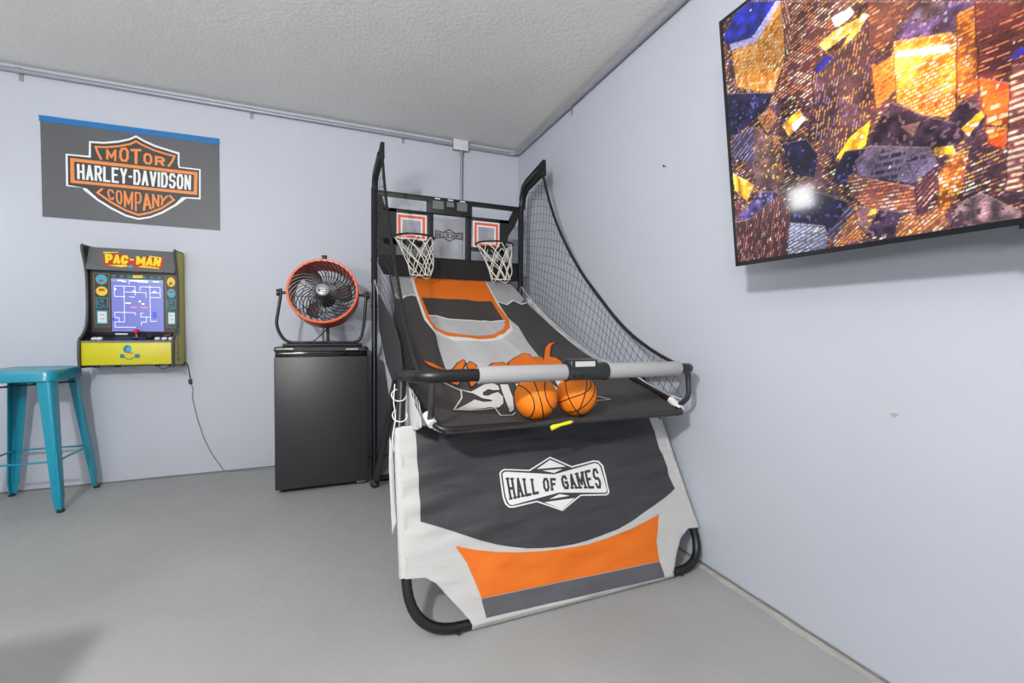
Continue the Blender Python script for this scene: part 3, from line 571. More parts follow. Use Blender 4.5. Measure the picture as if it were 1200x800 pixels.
for (x0, x1, flip) in ((-2.766, -2.690, 0), (-2.416, -2.358, 1)):
    w_ = x1-x0; X = lambda t: x0+w_*t
    bm = bmesh.new(); box(bm, x0, x1, -.0805, -.078, .968, 1.295); st = link_mesh('art_strip', bm, a_grey if False else mat('art_strip_black', (30,32,34), .45), ar)
    it = [(q, art_gold, 0) for q in stroke([(X(.03),.972),(X(.03),1.29),(X(.97),1.29),(X(.97),.972)], .0022, True)]
    c1, c2 = (art_sky, art_y) if not flip else (art_y, art_sky)
    it += [(disc(X(.5), 1.255, w_*.36, .030), c1, 0), ([(X(.3),1.235),(X(.62),1.24),(X(.6),1.255),(X(.34),1.255)], art_rose, 1),
           (disc(X(.5), 1.185, w_*.36, .028), c2, 0), ([(X(.3),1.185),(X(.7),1.187),(X(.68),1.2),(X(.34),1.2)], art_rose, 1)]
    for s_ in ([(.15,1.145),(.4,1.145),(.4,1.12),(.55,1.12),(.55,1.145),(.85,1.145),(.85,1.09),(.6,1.09),(.6,1.105)], [(.15,1.145),(.15,1.085),(.45,1.085),(.45,1.1)], [(.25,1.125),(.25,1.105),(.35,1.105)]):
        it += [(q, art_teal, 0) for q in stroke([(X(a), c) for a, c in s_], .0065)]
    it += [([(X(.12),.985),(X(.88),.985),(X(.88),1.072),(X(.12),1.072)], art_teal, 0), ([(X(.22),.995),(X(.78),.995),(X(.78),1.064),(X(.22),1.064)], art_w, 1)]
    it += [(q, art_rose, 2) for q in stroke([(X(.38),1.045),(X(.62),1.045)], .003)+stroke([(X(.45),1.02),(X(.62),1.02)], .003)]
    prints('strip_artwork', it, lambda a, c, off: (a, -.0805-off, c), None, st, False)
it = []
for i in range(7): it += [(disc(-2.67+i*.037, 1.278, .012, .009, 8), art_teal, 0)]
it += [([(-2.58,1.27),(-2.53,1.272),(-2.53,1.29),(-2.58,1.288)], art_y, 1)]
prints('header_artwork', it, fbez, None, ar, False)
# control deck
def deckbm():
    bm = bmesh.new(); pr = [(-.078,.94),(-.09,.925),(-.188,.885),(-.188,.745),(-.06,.745),(-.06,.94)]
    A = [bm.verts.new((XA0+.014, y, z)) for y, z in pr]; C = [bm.verts.new((XA1-.014, y, z)) for y, z in pr]
    bm.faces.new(A); bm.faces.new(C[::-1])
    for i in range(len(A)): bm.faces.new((A[i], A[(i+1) % len(A)], C[(i+1) % len(A)], C[i]))
    return bm
link_mesh('control_deck', deckbm(), a_black, ar)
B('front_panel', (XA0+.014, XA1-.014, -.198, -.188, .75, .880), a_yel, ar, .001)
Tb('deck_edge_trim', [(XA0+.014, -.196, .886), (XA1-.014, -.196, .886)], .006, mat('deck_trim_grey', (120,122,124), .4), ar, 8)
it = [(disc(-2.57,.862-.02,.02,.024), art_teal, 0), (disc(-2.563,.842,.014,.016), art_sky, 1), ([(-2.605,.79),(-2.585,.79),(-2.585,.812),(-2.605,.812)], art_teal, 0), ([(-2.535,.79),(-2.512,.79),(-2.512,.812),(-2.535,.812)], art_teal, 0)]
it += [(q, art_teal, 0) for q in stroke([(-2.585,.797),(-2.572,.783),(-2.55,.783),(-2.535,.797)], .005)]
it += [(q, art_rose, 2) for q in stroke([(-2.576,.828),(-2.56,.82),(-2.545,.817)], .006)]
prints('panel_emblem', it, lambda a, c, off: (a, -.198-off, c), None, ar, False)
it = [(disc(-2.415+.014*math.cos(t), .82+.014*math.sin(t), .0014, .0014, 6), a_black, 0) for t in np.linspace(0, 6.28, 12)[:-1]]
prints('speaker_holes', it, lambda a, c, off: (a, -.198-off, c), None, ar, False)
def joy(x, y, z, m, nm, r=.016, h=.04):
    bm = bmesh.new(); tube(bm, [(x, y, z), (x, y, z+h)], .0045, 8); lathe(bm, [(.016,0),(.018,.002),(.012,.006),(.0,.006)], (x, y, z), seg=16)
    s_ = link_mesh(nm, bm, silver, ar, True)
    bm = bmesh.new(); bmesh.ops.create_uvsphere(bm, u_segments=16, v_segments=10, radius=r, matrix=Matrix.Translation((x, y, z+h))); link_mesh('ball_top', bm, m, s_, True)
joy(-2.548, -.135, .905, mat('joystick_red', (190,24,30), .3), 'joystick')
for x, m_ in ((-2.74, white_plastic), (-2.715, white_plastic), (-2.44, white_plastic), (-2.405, white_plastic), (-2.372, white_plastic)):
    Lt('button', [(.014,0),(.014,.007),(.011,.010),(0,.011)], (x, -.150, .899), (0,-.37,.93), m_, ar, 16)
Lt('button', [(.02,0),(.02,.012),(.012,.02),(0,.021)], (-2.485, -.125, .909), (0,-.37,.93), a_black, ar, 16)
Lt('button', [(.02,0),(.02,.008),(.012,.012),(0,.013)], (-2.40, -.105, .918), (0,-.37,.93), mat('coin_bronze', (120,100,80), .4, .6), ar, 16)
B('instruction_card', (-2.66, -2.60, -.105, -.10, .925, .933), art_w, ar)
for x in (-2.73, -2.63, -2.44, -2.37): B('foot', (x-.012, x+.012, -.17, -.145, .733, .745), a_black, ar, .003)
Tb('loose_wire', smooth_path([(-2.43,-.15,.742),(-2.425,-.165,.722),(-2.405,-.165,.716),(-2.385,-.15,.728),(-2.36,-.13,.735)], 6), .0022, a_black, ar, 6)

# power cord
cdm = mat('cord_black', (30,30,30), .5); cdg = mat('cord_grey', (120,122,126), .5)
pc = thing('power_cord', 'thin power cord hanging down the back wall from the yellow arcade machine to the floor', 'cord', (-2.12, -.02, 0))
p1 = [(-2.352,-.03,.755),(-2.328,-.008,.73),(-2.3166,-.006,.66),(-2.3125,-.006,.63)]
Tb('cord_top', smooth_path(p1, 6), .003, cdm, pc, 6)
B('inline_plug', (-2.322, -2.304, -.016, -.002, .602, .634), cdm, pc, .003)
p2 = [(-2.3124,-.006,.605),(-2.299,-.006,.566),(-2.304,-.006,.516),(-2.2779,-.006,.374),(-2.2553,-.006,.287),(-2.2463,-.006,.2466),(-2.2046,-.006,.14),(-2.162,-.007,.0606),(-2.13,-.012,.012),(-2.1,-.02,.003),(-2.03,-.035,.003),(-1.93,-.05,.003),(-1.80,-.06,.003),(-1.6,-.05,.003)]
Tb('cord_lower', smooth_path(p2, 6), .0023, cdg, pc, 6)

# ------------------------------------------------------------------ stool
st_m = mat('turquoise_enamel', (8,140,166), .32, 0, .55, noise_amt=.04, nscale=3, coat=.3)
def make_stool(loc, label, group=None):
    r = thing('metal_stool', label, 'stool', loc, group)
    X, Y, Z = loc; h = .158; zt = .745
    bm = bmesh.new()
    # seat: pressed sheet with rounded corners and a rolled apron
    def ring(hw, z, rc, n=6):
        out = []
        for cx, cy, a0 in ((1,1,0),(-1,1,90),(-1,-1,180),(1,-1,270)):
            for i in range(n+1):
                a = rad(a0+90*i/n); out.append((X+cx*(hw-rc)+rc*math.cos(a), Y+cy*(hw-rc)+rc*math.sin(a), z))
        return out
    rings = [ring(h-.005, zt-.062, .045), ring(h+.002, zt-.058, .045), ring(h, zt-.018, .045), ring(h-.006, zt-.003, .043), ring(h-.018, zt, .035), ring(h-.03, zt-.004, .03), ring(.05, zt-.006, .02)]
    V = [[bm.verts.new(p) for p in rr] for rr in rings]
    for a, c in zip(V, V[1:]):
        for k in range(len(a)): bm.faces.new((a[k], a[(k+1) % len(a)], c[(k+1) % len(a)], c[k]))
    hole = ring(.018, zt-.006, .017); hv = [bm.verts.new(p) for p in hole]
    for k in range(len(hv)): bm.faces.new((V[-1][k], V[-1][(k+1) % len(hv)], hv[(k+1) % len(hv)], hv[k]))
    hv2 = [bm.verts.new((p[0], p[1], zt-.016)) for p in hole]
    for k in range(len(hv)): bm.faces.new((hv[k], hv[(k+1) % len(hv)], hv2[(k+1) % len(hv)], hv2[k]))
    s = link_mesh('seat', bm, st_m, r, True); md = s.modifiers.new('thickness', 'SOLIDIFY'); md.thickness = .002; md.offset = -1
    foot_r = .195; top_r = .125
    def cen(sx, sy, z): 
        t = z/.7; k = foot_r*(1-t)+top_r*t; return Vector((X+sx*k, Y+sy*k, z))
    for sx in (-1, 1):
        for sy in (-1, 1):
            bm = bmesh.new(); prev = None
            for z, w in ((.012,.026),(.06,.031),(.065,.035),(.30,.044),(.5,.052),(.70,.060),(.735,.062)):
                c = cen(sx, sy, z); pts = []
                # folded sheet leg: two flat faces meeting in a rounded outer corner
                arm = w*.50
                pl = [(-arm, .5*w-.006), (-arm, .5*w), (.5*w-.5*w*.6, .5*w)]
                for i in range(5):
                    a = rad(90-90*i/4); pl.append((.5*w-.5*w*.6+.5*w*.6*math.cos(a), .5*w-.5*w*.6+.5*w*.6*math.sin(a)))
                pl += [(.5*w, .5*w-.5*w*.6), (.5*w, -arm), (.5*w-.006, -arm)]
                pl += [(.5*w-.006, .5*w-.5*w*.7), (.5*w-.5*w*.7, .5*w-.006)]
                row = [bm.verts.new((c.x+sx*(a-.012), c.y+sy*(b_-.012), z)) for a, b_ in pl]
                if prev:
                    for k in range(len(row)): bm.faces.new((prev[k], prev[(k+1) % len(row)], row[(k+1) % len(row)], row[k]))
                else: bm.faces.new(row)
                prev = row
            bm.faces.new(prev[::-1])
            lg = link_mesh('leg', bm, st_m, r, True)
            # pressed rib near the foot
            bm = bmesh.new(); a = cen(sx, sy, .08)+Vector((-sx*.001, sy*.001, 0)); c = cen(sx, sy, .32)+Vector((sx*.003, sy*.005, 0)); tube(bm, [a, c], .0085, 8); link_mesh('pressed_rib', bm, st_m, lg, True)
            c = cen(sx, sy, 0); bm = bmesh.new(); k_ = -sx*.006; box(bm, c.x+k_-.013, c.x+k_+.013, c.y-sy*.006-.013, c.y-sy*.006+.013, 0, .016, .004); link_mesh('rubber_foot', bm, black_plastic, lg, True)
    for z, rr in ((.265, .004),):
        for a, c in (((-1,-1),(1,-1)),((1,-1),(1,1)),((1,1),(-1,1)),((-1,1),(-1,-1))):
            p, q = cen(*a, z), cen(*c, z); bm = bmesh.new(); tube(bm, [p, q], .0085, 8, flat=.6); link_mesh('footrest', bm, st_m, r, True)
    for a, c in (((-1,-1),(1,1)),((-1,1),(1,-1))):
        p, q = cen(*a, .655+.012*(a[1] > 0)), cen(*c, .655+.012*(a[1] > 0)); bm = bmesh.new(); tube(bm, [p, q], .005, 8); link_mesh('cross_rod', bm, mat('rod_dark_teal', (14,70,84), .4), r, True)
    return r
make_stool((-2.962, -.262, 0), 'turquoise metal stool standing at the back wall under the arcade machine', 'turquoise metal stools')
make_stool((-2.42, -2.56, 0), 'second turquoise metal stool, casting the shadow in the bottom left corner', 'turquoise metal stools')

# ------------------------------------------------------------------ mini fridge
fr = thing('mini_fridge', 'small black refrigerator against the back wall with a fan standing on top', 'refrigerator', (-1.505, -.35, 0))
f_door = mat('fridge_door_black', (45,45,49), .42, 0, .5, bump=.05, bscale=500, noise_amt=.05, nscale=3); f_body = mat('fridge_body_black', (30,30,33), .4)
FX0, FX1 = -1.762, -1.246
B('cabinet_body', (FX0+.004, FX1-.004, -.545, -.13, .02, .842), f_body, fr, .006)
B('door', (FX0, FX1, -.60, -.55, .028, .808), f_door, fr, .008)
B('door_gasket', (FX0+.012, FX1-.012, -.551, -.544, .035, .80), mat('gasket', (20,20,20), .7), fr)
B('handle_recess', (FX0+.004, FX1-.004, -.585, -.54, .808, .836), mat('glossy_black', (16,16,18), .12, coat=.5), fr, .003)
bm = bmesh.new(); box(bm, FX0-.002, FX1+.002, -.602, -.125, .836, .866, .011, 3); link_mesh('worktop', bm, mat('worktop_gloss', (40,40,42), .16, 0, .6, coat=.6), fr, True)
B('trim_strip', (FX0+.10, FX1-.02, -.6035, -.601, .842, .858), mat('trim_smoke', (72,72,74), .25, .5), fr)
B('badge', (-1.375, -1.305, -.605, -.6034, .846, .855), mat('badge_grey', (168,168,170), .4), fr)
for x in (FX0+.04, FX1-.04):
    for y in (-.52, -.17): Lt('foot', [(0,0),(.016,0),(.018,.008),(.012,.022),(0,.022)], (x, y, 0), (0,0,1), black_plastic, fr, 14)
for x in (FX1-.045,): B('hinge', (x-.02, x+.03, -.585, -.55, .018, .028), silver, fr, .001)

# ------------------------------------------------------------------ drum fan
fn = thing('drum_fan', 'orange rimmed drum fan on a black stand on top of the black refrigerator', 'fan', (-1.5, -.42, .866))
f_or = mat('fan_orange', (228,112,76), .38, 0, .5, coat=.2); f_or2 = mat('fan_red_orange', (206,58,30), .4, 0, .5, coat=.2)
wire_m = mat('grille_wire', (26,26,28), .35)
ax = Vector((-.10, -1, .24)).normalized()       # towards the room and up
fc = Vector((-1.503, -.50, 1.205)); R_ = .204
Lt('drum', [(.191,0),(R_,-.004),(R_+.004,-.03),(R_,-.06),(R_,-.13),(.192,-.142),(.186,-.14),(.188,-.12),(.191,-.01)], fc, ax, f_or2, fn, 64, True)
Lt('front_ring', [(.190,.002),(.192,.010),(.199,.012),(.206,.007),(.208,-.004),(.203,-.014),(.192,-.010)], fc, ax, f_or, fn, 64, True)
uu = ax.orthogonal().normalized(); uu = (Vector((0,0,1))-ax*ax.z).normalized(); vv = ax.cross(uu)
def fp(r, a, h): return fc+ax*h+(uu*math.cos(a)+vv*math.sin(a))*r
nw = 34
for k in range(nw):
    a0 = 2*math.pi*k/nw; pts = []
    for i in range(9):
        t = i/8; r = .038+(.193-.038)*t; pts.append(fp(r, a0+.82*t**1.5, .012+.016*math.sin(math.pi*(1-t)*.75)))
    Tb('grille_wire', pts, .0031, wire_m, fn, 6)
for r in (.150,):
    t = (r-.038)/.148; Tb('grille_ring', [fp(r, 2*math.pi*i/48, .010+.016*math.sin(math.pi*(1-t)*.75)) for i in range(48)], .0018, wire_m, fn, 5, True)
Lt('hub_badge', [(.0,.031),(.032,.031),(.037,.028),(.040,.022),(.040,.010),(0,.010)], fc, ax, mat('hub_silver', (150,152,156), .35, .2), fn, 32)
it = []
def fbadge(a, c, off): return fc+ax*(.0310+off)+vv*a+uu*c
prints('badge_plate', [([(-.024,-.014),(.024,-.014),(.024,.014),(-.024,.014)], mat('badge_dark', (52,52,54), .4), 0), ([(-.020,.004),(.020,.004),(.020,.010),(-.020,.010)], white_plastic, 1), ([(-.020,-.010),(.012,-.010),(.012,-.003),(-.020,-.003)], white_plastic, 1)], fbadge, None, fn, False)
blade_m = mat('blade_grey', (96,84,86), .25, .3)
for k in range(3):
    a0 = 2*math.pi*k/3+.5; bm = bmesh.new(); rows = []
    for i in range(7):
        r = .03+.135*i/6; wd = .22+.34*math.sin(math.pi*(i+1)/8); row = []
        for j in range(6): t = j/5-.5; row.append(bm.verts.new(fp(r, a0+wd*t*1.5+.12*i/6, -.065+.05*t*(1-.4*i/6))))
        rows.append(row)
    for a, c in zip(rows, rows[1:]):
        for j in range(5): bm.faces.new((a[j], a[j+1], c[j+1], c[j]))
    o = link_mesh('blade', bm, blade_m, fn, True); md = o.modifiers.new('thickness', 'SOLIDIFY'); md.thickness = .002
Lt('motor', [(0,-.05),(.036,-.05),(.04,-.06),(.055,-.10),(.058,-.17),(.04,-.185),(0,-.185)], fc, ax, mat('motor_dark', (48,48,50), .4, .5), fn, 28)
for r in (.06, .10, .14, .18): Tb('rear_grille_ring', [fp(r, 2*math.pi*i/40, -.128-.01*(.18-r)/.12) for i in range(40)], .0022, wire_m, fn, 5, True)
for k in range(12): Tb('rear_grille_bar', [fp(.055, 2*math.pi*k/12, -.14), fp(.19, 2*math.pi*k/12, -.126)], .0024, wire_m, fn, 5)
yk = -.43
yr = .0095
Tb('yoke', fillet([(-1.742,yk,1.215),(-1.742,yk,1.17),(-1.770,yk,.985),(-1.718,yk,.884),(-1.285,yk,.884),(-1.262,yk,.985),(-1.246,yk,1.17),(-1.246,yk,1.215)], [0,.02,.05,.05,.05,.05,.02,0], 5), yr, black_metal, fn, 10)
for x, s_ in ((-1.742, 1), (-1.246, -1)):
    bm = bmesh.new(); tube(bm, [(x-s_*.022, yk, 1.19), (x-s_*.004, yk, 1.19)], .021, 14); tube(bm, [(x-.004, yk, 1.19), (x+s_*.05, yk, 1.19)], .009, 10); link_mesh('side_knob', bm, black_plastic, fn, True)
for x in (-1.70, -1.30):
    Tb('foot_bar', [(x, -.56, .8755), (x, -.30, .8755)], .0095, black_metal, fn, 10)
Tb('front_foot_rail', [(-1.72, -.565, .8755), (-1.28, -.565, .8755)], .009, black_metal, fn, 10)
bm = bmesh.new(); a = fp(.206, 0, -.03); tube(bm, [a, a+Vector((0,0,.028))], .014, 10); tube(bm, [a+Vector((0,0,.028)), a+Vector((0,0,.034))], .017, 10); link_mesh('carry_knob', bm, black_plastic, fn, True)
Tb('rear_post', [(-1.49, -.36, .884), (-1.49, -.36, 1.03)], .022, mat('post_grey', (120,122,126), .35, .7), fn, 14)
Tb('power_lead', smooth_path([(-1.45,-.38,1.0),(-1.50,-.50,.95),(-1.56,-.54,.895),(-1.62,-.55,.884),(-1.70,-.50,.872)], 6), .0035, black_plastic, fn, 6)

# ------------------------------------------------------------------ basketball arcade game
bg = thing('basketball_arcade_game', 'folding two hoop basketball arcade game with a cloth ramp and side nets in the corner', 'arcade game', (-.65, -1.3, 0))
SL = .436
def panel_y(z): return -2.09+SL*(z-.02)
PN = Vector((0, -1, SL)).normalized()
def wr(x, z):
    e = 0
    for cx, cz, a, wz, wx in ((-1.10,.565,.008,.020,.12),(-1.05,.52,-.007,.022,.16),(-1.12,.47,.008,.020,.12),(-1.08,.43,-.006,.02,.10),(-1.13,.385,.009,.020,.10),(-1.06,.345,-.006,.022,.14),(-1.14,.30,.007,.018,.08),(-.32,.50,.007,.022,.2),(-.22,.45,-.006,.02,.12),(-.28,.40,.007,.022,.16),(-.20,.34,-.006,.02,.10),(-.95,.27,.005,.02,.2),(-.2,.28,.006,.02,.12),(-.7,.57,.005,.02,.3),(-.9,.17,.004,.016,.06),(-.62,.16,.004,.016,.06),(-.36,.2,.005,.02,.06)):
        e += a*math.exp(-((z-cz-.12*(x-cx))/wz)**2-((x-cx)/wx)**2)
    return e*1.3+.006*noise.noise(Vector((x*5, z*14, 0)))+.0035*noise.noise(Vector((x*9, z*30, 3)))
def fpan(a, c, off):
    p = Vector((a, panel_y(c), c))+PN*(.0195+wr(a, c)+off); return p
tr = .0165
# front leg frame
c = lambda x, z: (x, panel_y(z), z)
Tb('front_leg_frame', fillet([(-1.2,-1.745,.80), c(-1.222,.60), c(-1.228,.0185), c(-.018,.0185), c(-.072,.56), (-.105,-1.745,.80)], [0,.03,.17,.14,.03,0], 10), tr, black_metal, bg, 16)
Tb('leg_sleeve', [c(-1.2285,.178), c(-1.2225,.622)], .0205, white_cloth, bg, 16)
Tb('leg_sleeve', [c(-.0265,.155), c(-.0715,.575)], .0205, white_cloth, bg, 16)
Tb('bottom_sleeve', [c(-1.028,.0185), c(-.197,.0185)], .0176, white_cloth, bg, 16)
for x in (-1.075, -.16):
    bm = bmesh.new(); tube(bm, [(x, -2.10, .014), (x, -2.113, .014)], .006, 8); link_mesh('bolt', bm, black_plastic, bg, True)
pout = [(x, max(z, .012)) for x, z in D['p_out']]
pnl = cloth('front_panel', pout, fpan, .01, 0, white_cloth, bg, .002)
it = [(D['p_dark'], dark_cloth, 0), (D['p_orange'], orange_ink, 0), (D['p_strip'], mat('strip_grey_ink', (84,84,90), .7, noise_amt=.1, nscale=8), 0)]
prints('panel_print', it, fpan, .01, bg, True, .0024)
lgw = mat('logo_white', (222,222,222), .6); lgd = mat('logo_dark', (52,52,58), .65)
it = [(D['lg_outer'], lgw, 1), (D['lg_ring'], lgd, 2), (D['lg_bow'], lgw, 3)]+[(D[k], lgw, 3) for k in ('lg_t1','lg_t2','lg_b1','lg_b2')]
it += [(disc(-.5335+.0, 0, .003, .003, 8), lgw, 1)] if False else []
for t_, w_, g_ in (('HALL', .34, .22), ('OF', .34, .22), ('GAMES', .34, .22)):
    it += [(q, lgd, 4) for q in lettering(t_, D['lq_'+t_], w_, g_, True)]
prints('logo_print', it, fpan, .01, bg, True, .0024)
# rear legs with wheels
for sx, xt, xb in ((-1, -1.215, -1.205), (1, -.09, -.10)):
    Tb('rear_leg', [(xt, -1.73, .80), (xb, -.665, .045)], .019, black_metal, bg, 12)
    bm = bmesh.new(); lathe(bm, [(0,-.012),(.018,-.012),(.026,-.008),(.027,0),(.026,.008),(.018,.012),(0,.012)], (xb-.008, -.668, .027), (0,1,0), 24)
    w_ = link_mesh('wheel', bm, black_plastic, bg, True)
    bm = bmesh.new(); tube(bm, [(xb-.008, -.684, .027), (xb-.008, -.655, .027)], .008, 10); link_mesh('wheel_hub', bm, mat('hub_grey', (80,80,82), .4), w_, True)
Tb('rear_cross_tube', [(-1.205,-.70,.075),(-.10,-.70,.075)], .0125, black_metal, bg, 12)
# uprights and net arms
for x0, x1, xt, nm in ((-1.205, -1.197, -1.188, 'left'), (-.13, -.165, -.15, 'right')):
    dz = (lambda y, z: z-.055*max(0, min(1, (z-1.9)/.12))) if nm == 'left' else (lambda y, z: z)
    Tb('upright', fillet([(x0,-.55,.01),(x1,-.46,1.0),(x1,-.445,1.84),(x1,-.49,dz(-.49,2.0)),(xt,-.75,dz(-.75,2.05))], [0,.1,.1,.09,0], 7), .0175, black_metal, bg, 14)
    for z in (1.12, 1.28, 1.42):
        bm = bmesh.new(); tube(bm, [(x1-.022, -.452, z), (x1+.022, -.452, z)], .006, 8); link_mesh('bolt', bm, black_plastic, bg, True)
    sg = -1 if nm == 'left' else 1
    def fsl(y, z, off, xt=xt, sg=sg): return (xt+.02*(-.42-y)*(1 if nm == 'left' else 0)+off*sg, y, z)
    poly = [(-.425,1.85),(-.408,1.95),(-.445,2.03),(-.52,2.058),(-.805,2.10),(-.815,1.995),(-.75,2.0),(-.53,1.972),(-.485,1.93),(-.468,1.86)]
    poly = [(y, dz(y, z)) for y, z in poly]
    cloth('arm_sleeve', poly, fsl, .05, 0, black_cloth, bg, .022, False)
    Tb('sleeve_hem', [fsl(y, dz(y, z), 0) for y, z in ((-.485,1.93),(-.53,1.972),(-.75,2.0),(-.81,1.998),(-.805,2.09))], .006, black_cloth, bg, 8)
Tb('foot_tube', [(-1.205,-.56,.016),(-.13,-.56,.016)], .014, black_metal, bg, 12)
# handle bar
hb = fillet([(-1.2,-1.745,.805),(-1.207,-2.098,.838),(-.104,-2.098,.836),(-.105,-1.745,.805)], [0,.085,.075,0], 10)
Tb('handle_bar', hb, .0205, black_metal, bg, 18)
for x0, x1 in ((-1.012, -.692), (-.525, -.190)):
    Lt('foam_pad', [(.021,0),(.0275,.0),(.0285,.004),(.0285,x1-x0-.004),(.0275,x1-x0),(.021,x1-x0)], (x0, -2.098, .837), (1,0,0), grey_foam, bg, 28)
# scoreboard controller on the bar
ctl = mat('controller_black', (34,35,37), .3, 0, .5, coat=.3)
Lt('controller', [(.021,0),(.033,0),(.033,.008),(.031,.012),(.031,.145),(.033,.15),(.033,.166),(.021,.168)], (-.694, -2.098, .837), (1,0,0), ctl, bg, 28)
bm = bmesh.new(); box(bm, -.688, -.575, -2.128, -2.066, .838, .882, .010, 3); co_ = link_mesh('controller_housing', bm, ctl, bg, True)
bm = bmesh.new()
for q in [[(-.670,-2.1275,.858),(-.592,-2.1275,.858),(-.592,-2.1255,.876),(-.670,-2.1255,.876)]]:
    A = [bm.verts.new(Vector(p)+Vector((0,-.0045,0))) for p in q]; C = [bm.verts.new(Vector(p)+Vector((0,.003,0))) for p in q]
    bm.faces.new(A); bm.faces.new(C[::-1])
    for i in range(4): bm.faces.new((A[i], A[(i+1)%4], C[(i+1)%4], C[i]))
link_mesh('display_label', bm, mat('label_grey', (186,187,188), .4), co_)
Tb('hanging_cord', smooth_path([(-.628,-2.13,.825),(-.629,-2.136,.79),(-.635,-2.125,.74),(-.642,-2.10,.69),(-.645,-2.086,.66)], 5), .0022, black_plastic, bg, 6)
for x in (-.672, -.645, -.60): Tb('controller_screw', [(x, -2.128, .826), (x, -2.131, .826)], .0045, black_plastic, bg, 8)
# tray frame, posts and joints
trf = fillet([(-1.165,-1.70,.765),(-1.150,-2.00,.695),(-1.128,-2.068,.660),(-.128,-2.062,.652),(-.118,-1.98,.690),(-.125,-1.70,.765)], [0,.05,.06,.03,.03,0], 8)
Tb('tray_frame', trf, .0115, black_metal, bg, 12)
Tb('bar_post', fillet([(-1.158,-2.09,.835),(-1.158,-2.085,.745),(-1.152,-2.03,.692)], .03, 5), .0105, mat('post_gunmetal', (62,63,66), .35, .4), bg, 12)
Tb('bar_post', fillet([(-.104,-2.06,.825),(-.103,-2.07,.715),(-.118,-2.03,.675)], .03, 5), .0105, mat('post_gunmetal', (62,63,66), .35, .4), bg, 12)
Tb('white_joint', [(-1.156,-2.0,.700),(-1.146,-2.045,.676)], .0155, white_plastic, bg, 12)
Tb('white_joint', [(-.117,-1.98,.692),(-.120,-2.045,.662)], .0155, white_plastic, bg, 12)
# ramp cloth
PC = (-0.14785, 0.4107, -0.15079, -0.62164, 1.33414)
def ramp_z(x, y):
    d = -.42-y; t = min(1, max(0, d/1.63)); hw = .47+.05*t; z = 0
    for k in PC: z = z*d+k
    z -= .065*math.sin(math.pi*t**4)*max(0, 1-((x+.655)/hw)**2)
    e = math.sin(math.pi*t)
    z += e*(.004*math.sin((x+.1*d)*26)+.005*math.exp(-((x+.70-.22*d)/.018)**2)-.004*math.exp(-((x+.93-.12*d)/.03)**2)+.005*math.exp(-((x+.36-.1*d)/.03)**2)+.004*noise.noise(Vector((x*9, y*3, 5))))
    return z
def framp(x, y, off):
    e = .004; n = Vector((-(ramp_z(x+e, y)-ramp_z(x-e, y))/(2*e), -(ramp_z(x, y+e)-ramp_z(x, y-e))/(2*e), 1)).normalized()
    return Vector((x, y, ramp_z(x, y)))+n*off
def mir(p): return (-1.31-p[0], p[1])
edge = D['r_edgeR'][:-1]+[(-.127,-2.052)]
edgeL = [(-1.10,-.435),(-1.105,-.69),(-1.13,-.907),(-1.148,-1.087),(-1.16,-1.373),(-1.16,-1.75),(-1.155,-1.917),(-1.142,-2.03),(-1.12,-2.055)]
rpoly = edge+edgeL[::-1]
cloth('ramp_cloth', rpoly, framp, .0125, 0, ramp_cloth, bg, .002)
it = [(D['r_grayL'], grey_ink, 0), (D['r_grayR'], grey_ink, 0), (D['r_center'], pale_ink, 0), (D['r_white'], white_ink, 1), (D['r_orangeU'], orange_ink, 2), (D['r_darkkey'], ramp_ink, 3), (D['r_keygray'], mat('key_grey_ink', (172,172,174), .65, noise_amt=.04, nscale=6), 3)]
for k, m_ in (('r_waveL', white_ink), ('r_waveR', white_ink), ('r_keyline', white_ink)): it += [(q, m_, 4) for q in stroke(D[k], .011)]
prints('court_print', it, framp, .0125, bg, True, .002)
it = []
for k in ('w_1', 'w_2', 'w_3', 'w_flameL'):
    it += [(q, black_ink, 5) for q in stroke(D[k], .012, True)]+[(D[k], orange_ink, 6)]
prints('orange_lettering', it, framp, .0125, bg, True, .002)
it = [(q, white_ink, 5) for q in stroke(D['s_out'], .006)+stroke(D['spear_out'], .006)]
for k in ('s_S', 's_H1', 's_H2', 's_T1', 's_T2'): it.append((D[k], white_ink, 6))
o_ = prints('white_lettering', it, framp, .0125, bg, True, .002)
Tb('ramp_hem', [framp(x, y, -.002) for x, y in edge], .003, mat('hem_grey', (150,150,150), .7), bg, 8)
Tb('ramp_hem', [framp(x, y, -.002) for x, y in edgeL], .003, mat('hem_grey', (150,150,150), .7), bg, 8)
Tb('cloth_hem', [(x, -2.066, .656) for x in (-1.11, -.14)], .0122, mat('hem_dark', (48,46,46), .7), bg, 12)
it = [(a, -1.205+off*0, b_) for a, b_, off in ()]
def fwl(y, z, off): return (-1.188+off+.03*math.sin((z-.8)*6)*0, y, z)
cloth('side_wing', D['n_wing'], fwl, .04, -.004, mat('wing_black_mesh', (42,42,46), .8, bump=.5, bscale=200), bg, .002)
cloth('side_lining', D['n_light'], fwl, .04, .006, mat('lining_grey', (172,172,176), .8), bg, .002)
def fsk(y, z, off): return (-1.176+off+.002*math.sin(y*18), y, z)
cloth('side_skirt', [(-1.54,.737),(-1.83,.764),(-1.965,.735),(-2.0,.66),(-1.93,.635),(-1.717,.592),(-1.588,.643)], fsk, .03, 0, mat('skirt_grey', (200,200,202), .8, noise_amt=.05, nscale=5), bg, .002)
def fskR(y, z, off): return (-.13+off+.006*math.sin(y*40), y, z)
cloth('side_skirt', [(-.5,1.22),(-1.0,.98),(-1.5,.78),(-1.95,.675),(-1.75,.60),(-1.3,.66),(-.8,.88),(-.5,1.05)], fskR, .04, 0, mat('skirt_grey', (200,200,202), .8), bg, .002)
